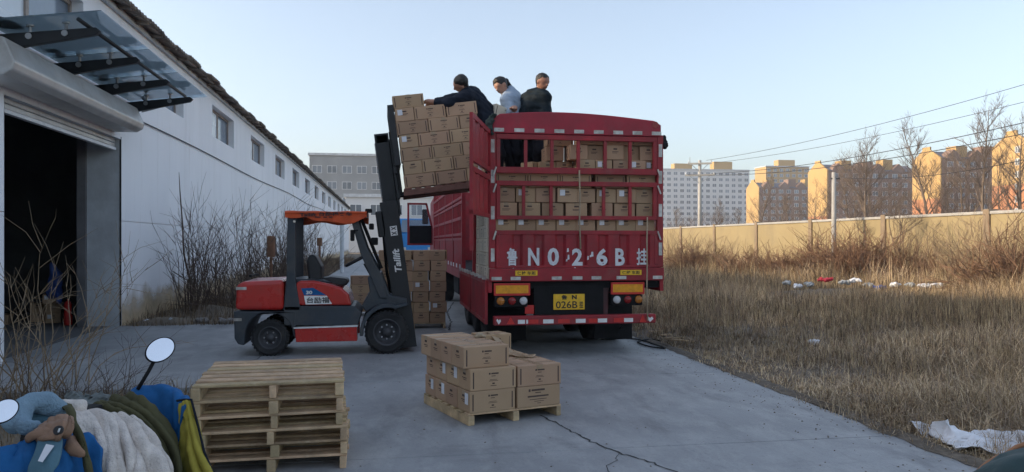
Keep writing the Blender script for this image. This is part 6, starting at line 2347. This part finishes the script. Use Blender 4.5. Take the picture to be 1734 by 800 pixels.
def tree(seed, H, up=.9, nb=26, spread=.30, fork=1, tw=1.0):
    rs = random.Random(seed)
    tb, cb = MB(), MB()
    tops = []
    for f in range(fork):
        d = Vector((rs.gauss(0, .12 if fork > 1 else .03), rs.gauss(0, .12 if fork > 1 else .03), 1))
        P = stem_path((0, 0, -.05), d, H * rs.uniform(.88, 1), 9, rs, .045)
        r0 = H * (.012 if fork > 1 else .015)
        tb.tube(P, [r0 * (1 - .93 * k / 9) for k in range(10)], 6)
        tops.append((P, r0))
    for i in range(nb):
        P, r0 = rs.choice(tops)
        t = .22 + .74 * (i / nb) ** .9
        k = min(int(t * 9), 8)
        o = P[k].lerp(P[k + 1], t * 9 - k)
        a = rs.uniform(0, 6.283)
        L = H * spread * (1.15 - t) * rs.uniform(.7, 1.25) + H * .05
        d = Vector((math.cos(a), math.sin(a), up * rs.uniform(.7, 1.5)))
        Q = stem_path(o, d, L, 4, rs, .10, .06)
        rb = r0 * .42 * (1.1 - t) + .006
        cb.tube(Q, [rb * (1 - .8 * q / 4) for q in range(5)], 4, False)
        for j in range(6):
            q = rs.randint(1, 3)
            o2 = Q[q].lerp(Q[q + 1], rs.random())
            d2 = (Q[q + 1] - Q[q]).normalized() + Vector((rs.gauss(0, .5), rs.gauss(0, .5), rs.uniform(0, .6)))
            S = stem_path(o2, d2, L * rs.uniform(.3, .6), 3, rs, .12, .05)
            cb.tube(S, [rb * .38 * tw, rb * .3 * tw, rb * .22 * tw, .007 * tw], 3, False)
            for m in range(5):
                w = rs.randint(0, 2)
                o3 = S[w].lerp(S[w + 1], rs.random())
                d3 = (S[w + 1] - S[w]).normalized() + Vector((rs.gauss(0, .6), rs.gauss(0, .6), rs.uniform(0, .5)))
                cb.tube([o3, o3 + d3.normalized() * L * rs.uniform(.15, .4)], [.008 * tw, .005 * tw], 3, False)
    return tb.mesh('trunk', M['bark']), cb.mesh('crown', M['tree_bark'])


TV = [tree(71, 10), tree(72, 10, 1.1, 30, .24), tree(73, 10, .8, 26, .34, 2), tree(74, 5, .7, 16, .42, 3, .55)]


def place_tree(px, top, d, v, label):
    t = empty('bare_tree')
    b = at(px, 410, d)
    H = at(px, top, d).z / (10 if v < 3 else 5)
    t.location = (b.x, b.y, 0)
    t.rotation_euler = (0, 0, vr.uniform(0, 6))
    t.scale = (H * .95, H * .95, H)
    link('trunk', TV[v][0], t)
    link('crown', TV[v][1], t)
    tag(t, label, 'tree', 'bare trees around the boundary wall')


for a in ((1150, 345, 88, 0, 'small bare tree in front of the white block, nearest the truck'), (1172, 352, 92, 2, 'bare tree just left of the utility pole'), (1207, 340, 90, 1, 'bare tree just right of the utility pole'),
          (1226, 350, 84, 2, 'bare tree in front of the right end of the white block'), (1246, 345, 80, 0, 'bare tree left of the smallest gabled block'), (1283, 300, 74, 1, 'slim bare tree crossing the smallest gabled block'),
          (1310, 322, 78, 2, 'bare tree right of the smallest gabled block'), (1338, 318, 72, 0, 'bare tree left of the gabled block behind the pole'), (1372, 300, 70, 2, 'bare tree in front of the gable behind the short pole'),
          (1402, 308, 66, 1, 'bare tree just left of the short pole'), (1440, 262, 62, 0, 'bare tree right of the short pole'), (1464, 232, 58, 1, 'tall slim bare tree beside the second gabled block'),
          (1488, 240, 60, 2, 'tall bare tree left of the orange gable'), (1518, 290, 56, 0, 'bare tree rising behind the wall left of the orange gable'), (1578, 205, 52, 1, 'tall slim bare tree in front of the orange gable'),
          (1604, 260, 60, 2, 'bare tree right of the orange gable'), (1634, 235, 56, 0, 'tall bare tree between the two right gabled blocks'), (1660, 180, 50, 1, 'tallest bare tree near the right edge, pale trunk'),
          (1690, 270, 64, 2, 'bare tree left of the rightmost block'), (1722, 170, 54, 0, 'bare tree crossing the rightmost gabled block'),
          (1528, 318, 27, 3, 'small crooked many-stemmed tree in front of the wall'), (1585, 372, 25.5, 3, 'lower many-stemmed tree in front of the wall'), (1470, 345, 30, 3, 'thin many-stemmed tree beside the short pole')):
    place_tree(*a)

# rusty posts among the strip bushes and a grey downpipe post
for (px, py, w, lb) in ((459, 400, .11, 'rusty round tank on a thin post behind the forklift seat'), (541, 403, .10, 'second rusty round post under the orange cloth')):
    d = 21 if px == 459 else 30
    p = at(px, 410, d)
    a, b = at(px, py, d).z, at(px, py + 36 if px == 459 else py + 14, d).z
    t = empty('rusty_post', (p.x, p.y, 0))
    MB().tube([(0, 0, 0), (0, 0, b)], .04, 8).build('post', M['rust'], t)
    MB().lathe([(0, b), (w, b + .01), (w, a - .03), (w * .8, a), (0, a)], 14).build('drum', M['rust'], t, smooth=False)
    tag(t, lb, 'post')
p = at(579, 410, 40)
t = MB().tube([(p.x, p.y, 0), (p.x, p.y, at(579, 375, 40).z)], .11, 10).build('grey_post', M['plaster_grey'])
tag(t, 'plain grey post standing beyond the forklift roof', 'post')

# ================================================================== LITTER AND SMALL THINGS
def bag(name, px, py, d, sx, sy, sz, mat, label, cat, seed, group=None, sink=0.0):
    c = at(px, py, d)
    r = min(sx, sy, sz) * .5
    rs = random.Random(seed)
    pr = []
    for k in range(4):
        a = c + Vector((rs.uniform(-.5, .5) * (sx - 2 * r), rs.uniform(-.5, .5) * (sy - 2 * r), rs.uniform(-.3, .3) * sz))
        b = c + Vector((rs.uniform(-.5, .5) * sx, rs.uniform(-.5, .5) * sy, rs.uniform(-.3, .3) * sz))
        pr.append((a, b, r * rs.uniform(.6, 1), r * rs.uniform(.4, .8)))
    o = blob_obj(name, M[mat], None, pr, h=max(.012, min(sx, sz) / 14), k=.04, wrinkle=r * .45, wscale=5 / r, seed=seed)
    return tag(o, label, cat, group)


GR = 'rubbish heap in the field'
heap = [(1335, 478, .4, 'bag_grey', 'small grey bag at the left end of the rubbish heap'), (1352, 481, .5, 'plastic_white', 'white scrap lying left of the red bag'), (1374, 477, .5, 'bag_grey', 'grey cloth just left of the red bag'),
        (1400, 471, .65, 'bag_red', 'the only red bag in the rubbish heap'), (1428, 474, .55, 'bag_grey', 'grey rag just right of the red bag'),
        (1448, 474, .55, 'plastic_white', 'small white plastic right of the grey rag'), (1470, 480, .6, 'bag_grey', 'pale grey bag left of the blue one'), (1492, 482, .5, 'bag_blue', 'the only blue bag in the rubbish heap'),
        (1516, 480, .55, 'plastic_white', 'white scrap right of the blue bag'), (1540, 478, .5, 'bag_grey', 'grey bag further right of the blue one'), (1565, 483, .55, 'plastic_white', 'left white bag at the right end of the heap'),
        (1590, 480, .6, 'plastic_white', 'right white bag at the right end of the heap')]
for i, (px, py, s, mt, lb) in enumerate(heap):
    bag('rubbish_bag', px, py + 1 + (i * 7 % 5), 20.5 + (i * 3 % 4) * .3, s * .6, .3, .11, mt, lb, 'bag', 200 + i, GR)
m_ = MB()
vs, fs = [], []
hc = at(1440, 484, 20.8)
nn = 28
for j in range(9):
    for i in range(nn + 1):
        u, w = i / nn * 2 - 1, j / 8 * 2 - 1
        vs.append((hc.x + u * 2.9 * SA * 0 + u * 2.9 * CA + w * .9 * SA, hc.y - u * 2.9 * SA + w * .9 * CA, .02 + .30 * max(0, 1 - u * u) ** .6 * max(0, 1 - w * w) ** .6 + .04 * math.sin(i * 1.7 + j * 2.3)))
for j in range(8):
    for i in range(nn):
        a = j * (nn + 1) + i
        fs.append((a, a + 1, a + nn + 2, a + nn + 1))
o = MB().add(vs, fs).build('rubbish_mound', M['soil'], smooth=True)
kind(o, 'structure')
bag('litter_scrap', 1383, 581, 12.0, .16, .14, .08, 'plastic_white', 'lone white scrap lying in the grass below the heap', 'litter', 301)
# white plastic sheet at the edge of the slab
def pg(px, py, z):
    return gnd(px, py, z)


ps = sheet('plastic_sheet', M['plastic_white'], None, [
    [pg(1540, 716, .06), pg(1575, 722, .05), pg(1596, 712, .2), pg(1640, 728, .12), pg(1690, 730, .10), pg(1740, 735, .12), pg(1800, 740, .1)],
    [pg(1556, 728, .04), pg(1578, 732, .06), pg(1602, 735, .10), pg(1645, 742, .10), pg(1692, 744, .08), pg(1742, 748, .12), pg(1800, 755, .1)],
    [pg(1585, 742, .02), pg(1600, 752, .03), pg(1620, 758, .05), pg(1655, 757, .06), pg(1690, 764, .05), pg(1730, 768, .06), pg(1800, 775, .05)]], 26, 64, .004, .045, 14, 77)
tag(ps, 'crumpled white plastic sheet lying on the grass at the slab edge', 'sheet')
# rubbish, stones and soil heaps by the white wall
for i, (px, py, s, mt, nm, lb) in enumerate(((262, 548, .45, 'plastic_white', 'litter_scrap', 'flat white plastic litter at the wall corner'), (289, 545, .28, 'bag_grey', 'litter_scrap', 'grey scrap right of the flat white litter'),
                                         (242, 551, .22, 'bag_grey', 'litter_scrap', 'small grey scrap at the foot of the door corner'), (340, 545, .22, 'stone', 'stone', 'small pale stone on the soil by the wall'),
                                         (384, 543, .35, 'stone', 'stone', 'large pale stone beside the forklift counterweight'))):
    bag(nm, px, py, 15.1, s, .25, .11, mt, lb, 'litter' if nm != 'stone' else 'stone', 400 + i)
vs, fs = [], []
for j in range(9):
    for i in range(30):
        x, y = -5.0 + j / 8 * 2.2, 15.5 + i / 29 * 16
        vs.append((x, y, -.02 + .20 * math.sin(math.pi * j / 8) * (.6 + .5 * math.sin(i * 1.3 + j * .5)) * (1 if 0 < i < 29 else 0)))
for j in range(8):
    for i in range(29):
        a = j * 30 + i
        fs.append((a, a + 1, a + 31, a + 30))
kind(MB().add(vs, fs).build('soil_bank', M['soil'], smooth=True), 'structure')
bag('plastic_bag', 152, 682, 6.6, .36, .3, .16, 'bag_dull', 'grey plastic bag lying behind the coats on the verge', 'bag', 500)
# debris at the slab edge by the truck
rs = random.Random(8)
for i, (px, py) in enumerate(((1128, 571), (1142, 577), (1112, 566), (1150, 582))):
    p = gnd(px, py)
    o = MB().box(-.16, .16, -.03, .03, 0, .02).build('scrap_board', M['wood'])
    o.location = (p.x, p.y, .03 + .004 * i)
    o.rotation_euler = (0, .04, rs.uniform(0, 3))
    tag(o, ('broken grey board beside the hose', 'broken board furthest into the grass but one', 'broken board closest to the truck bumper', 'broken board furthest into the grass')[i], 'board', 'scrap boards at the slab edge')

# ------------------------------------------------------------------ goods inside the dark doorway
for i, (x, y, z, lb) in enumerate(((-6.55, 16.6, 0, 'carton on the floor just inside the doorway'), (-6.55, 16.62, .19, 'second carton up inside the doorway'), (-6.6, 16.6, .38, 'third carton up inside the doorway'),
                                  (-6.95, 16.9, 0, 'carton on the floor deeper inside the doorway'), (-6.95, 16.9, .19, 'upper carton deeper inside the doorway'), (-7.4, 16.4, 0, 'carton alone far inside the doorway'))):
    carton(Matrix.Translation((x, y, z)) @ Matrix.Rotation(R(-75), 4, 'Z'), lb, 'cartons inside the warehouse', 1 if i in (0, 2) else None)
o = blob_obj('blue_sack', M['bag_blue'], None, [((-6.5, 16.45, .60), (-6.42, 16.35, .95), .14, .10), ((-6.42, 16.35, .95), (-6.5, 16.35, 1.15), .10, .05), ((-6.45, 16.4, .62), (-6.3, 16.2, .45), .10, .06)], h=.025, wrinkle=.03, wscale=22)
tag(o, 'blue sack slumped on the cartons inside the doorway', 'sack')
fx = empty('fire_extinguisher', (-6.05, 15.95, 0))
MB().lathe([(0, 0), (.07, 0), (.075, .03), (.075, .38), (.05, .45), (.025, .47), (.025, .5), (0, .5)], 16).build('cylinder', M['refl_red'], fx, smooth=True)
MB().bar((0, 0, .5), (.06, -.06, .55), .03).build('handle', M['black_part'], fx)
MB().tube([(.03, -.02, .5), (.1, -.06, .42), (.09, -.06, .2)], .012, 6).build('hose', M['black_part'], fx)
tag(fx, 'red fire extinguisher on the floor behind the door post', 'extinguisher')

# soil and straw creeping over the slab edge, grit blown over the concrete
r = random.Random(91)
vs, fs = [], []
n = 260
for i in range(n + 1):
    y = 2.5 + i / n * 30
    a = 4.135 - .05 * r.random() ** 2 - .03 * math.sin(y * 2.1) * math.sin(y * .7)
    vs += [(a, y, .0045), (a + .06, y, .012 + .01 * r.random()), (4.22, y, .02 + .015 * r.random()), (4.45, y, -.03)]
    if i:
        b = 4 * (i - 1)
        fs += [(b + q, b + q + 1, b + q + 5, b + q + 4) for q in range(3)]
kind(MB().add(vs, fs).build('edge_soil', M['edge_soil'], smooth=True), 'structure')
mb = MB()
for i in range(900):
    if r.random() < .55:
        x, y = 4.1 - abs(r.gauss(0, .35)), r.uniform(3, 16)
    else:
        x, y = r.uniform(-1.7, 4.1), r.uniform(3.5, 15)
    s_ = r.uniform(.004, .012)
    a = r.uniform(0, 6.28)
    c, d = math.cos(a) * s_, math.sin(a) * s_
    h_ = s_ * r.uniform(.3, .8)
    mb.add([(x - c, y - d, .001), (x + d, y - c, .001), (x + c, y + d, .001), (x - d * .8, y + c * .8, .001), (x + c * .2, y, .001 + h_)], [(0, 1, 4), (1, 2, 4), (2, 3, 4), (3, 0, 4)])
g_ = kind(mb.build('grit', M['soil']), 'stuff')
g_['label'] = 'scattered grit and crumbs of soil on the concrete'


# ================================================================== HAZE: thin winter smog filling the whole place
hm = bpy.data.materials.new('haze')
hm.use_nodes = True
hn = hm.node_tree
hn.nodes.remove(hn.nodes['Principled BSDF'])
pv = hn.nodes.new('ShaderNodeVolumePrincipled')
pv.inputs['Color'].default_value = (.86, .91, 1.0, 1)
pv.inputs['Density'].default_value = .0005
pv.inputs['Anisotropy'].default_value = .2
hn.links.new(pv.outputs[0], hn.nodes['Material Output'].inputs['Volume'])
hz_o = MB().box(-60, 620, -40, 620, -1.2, 60).build('haze', hm)
kind(hz_o, 'stuff')
hz_o['label'] = 'thin pale winter haze over the whole place'
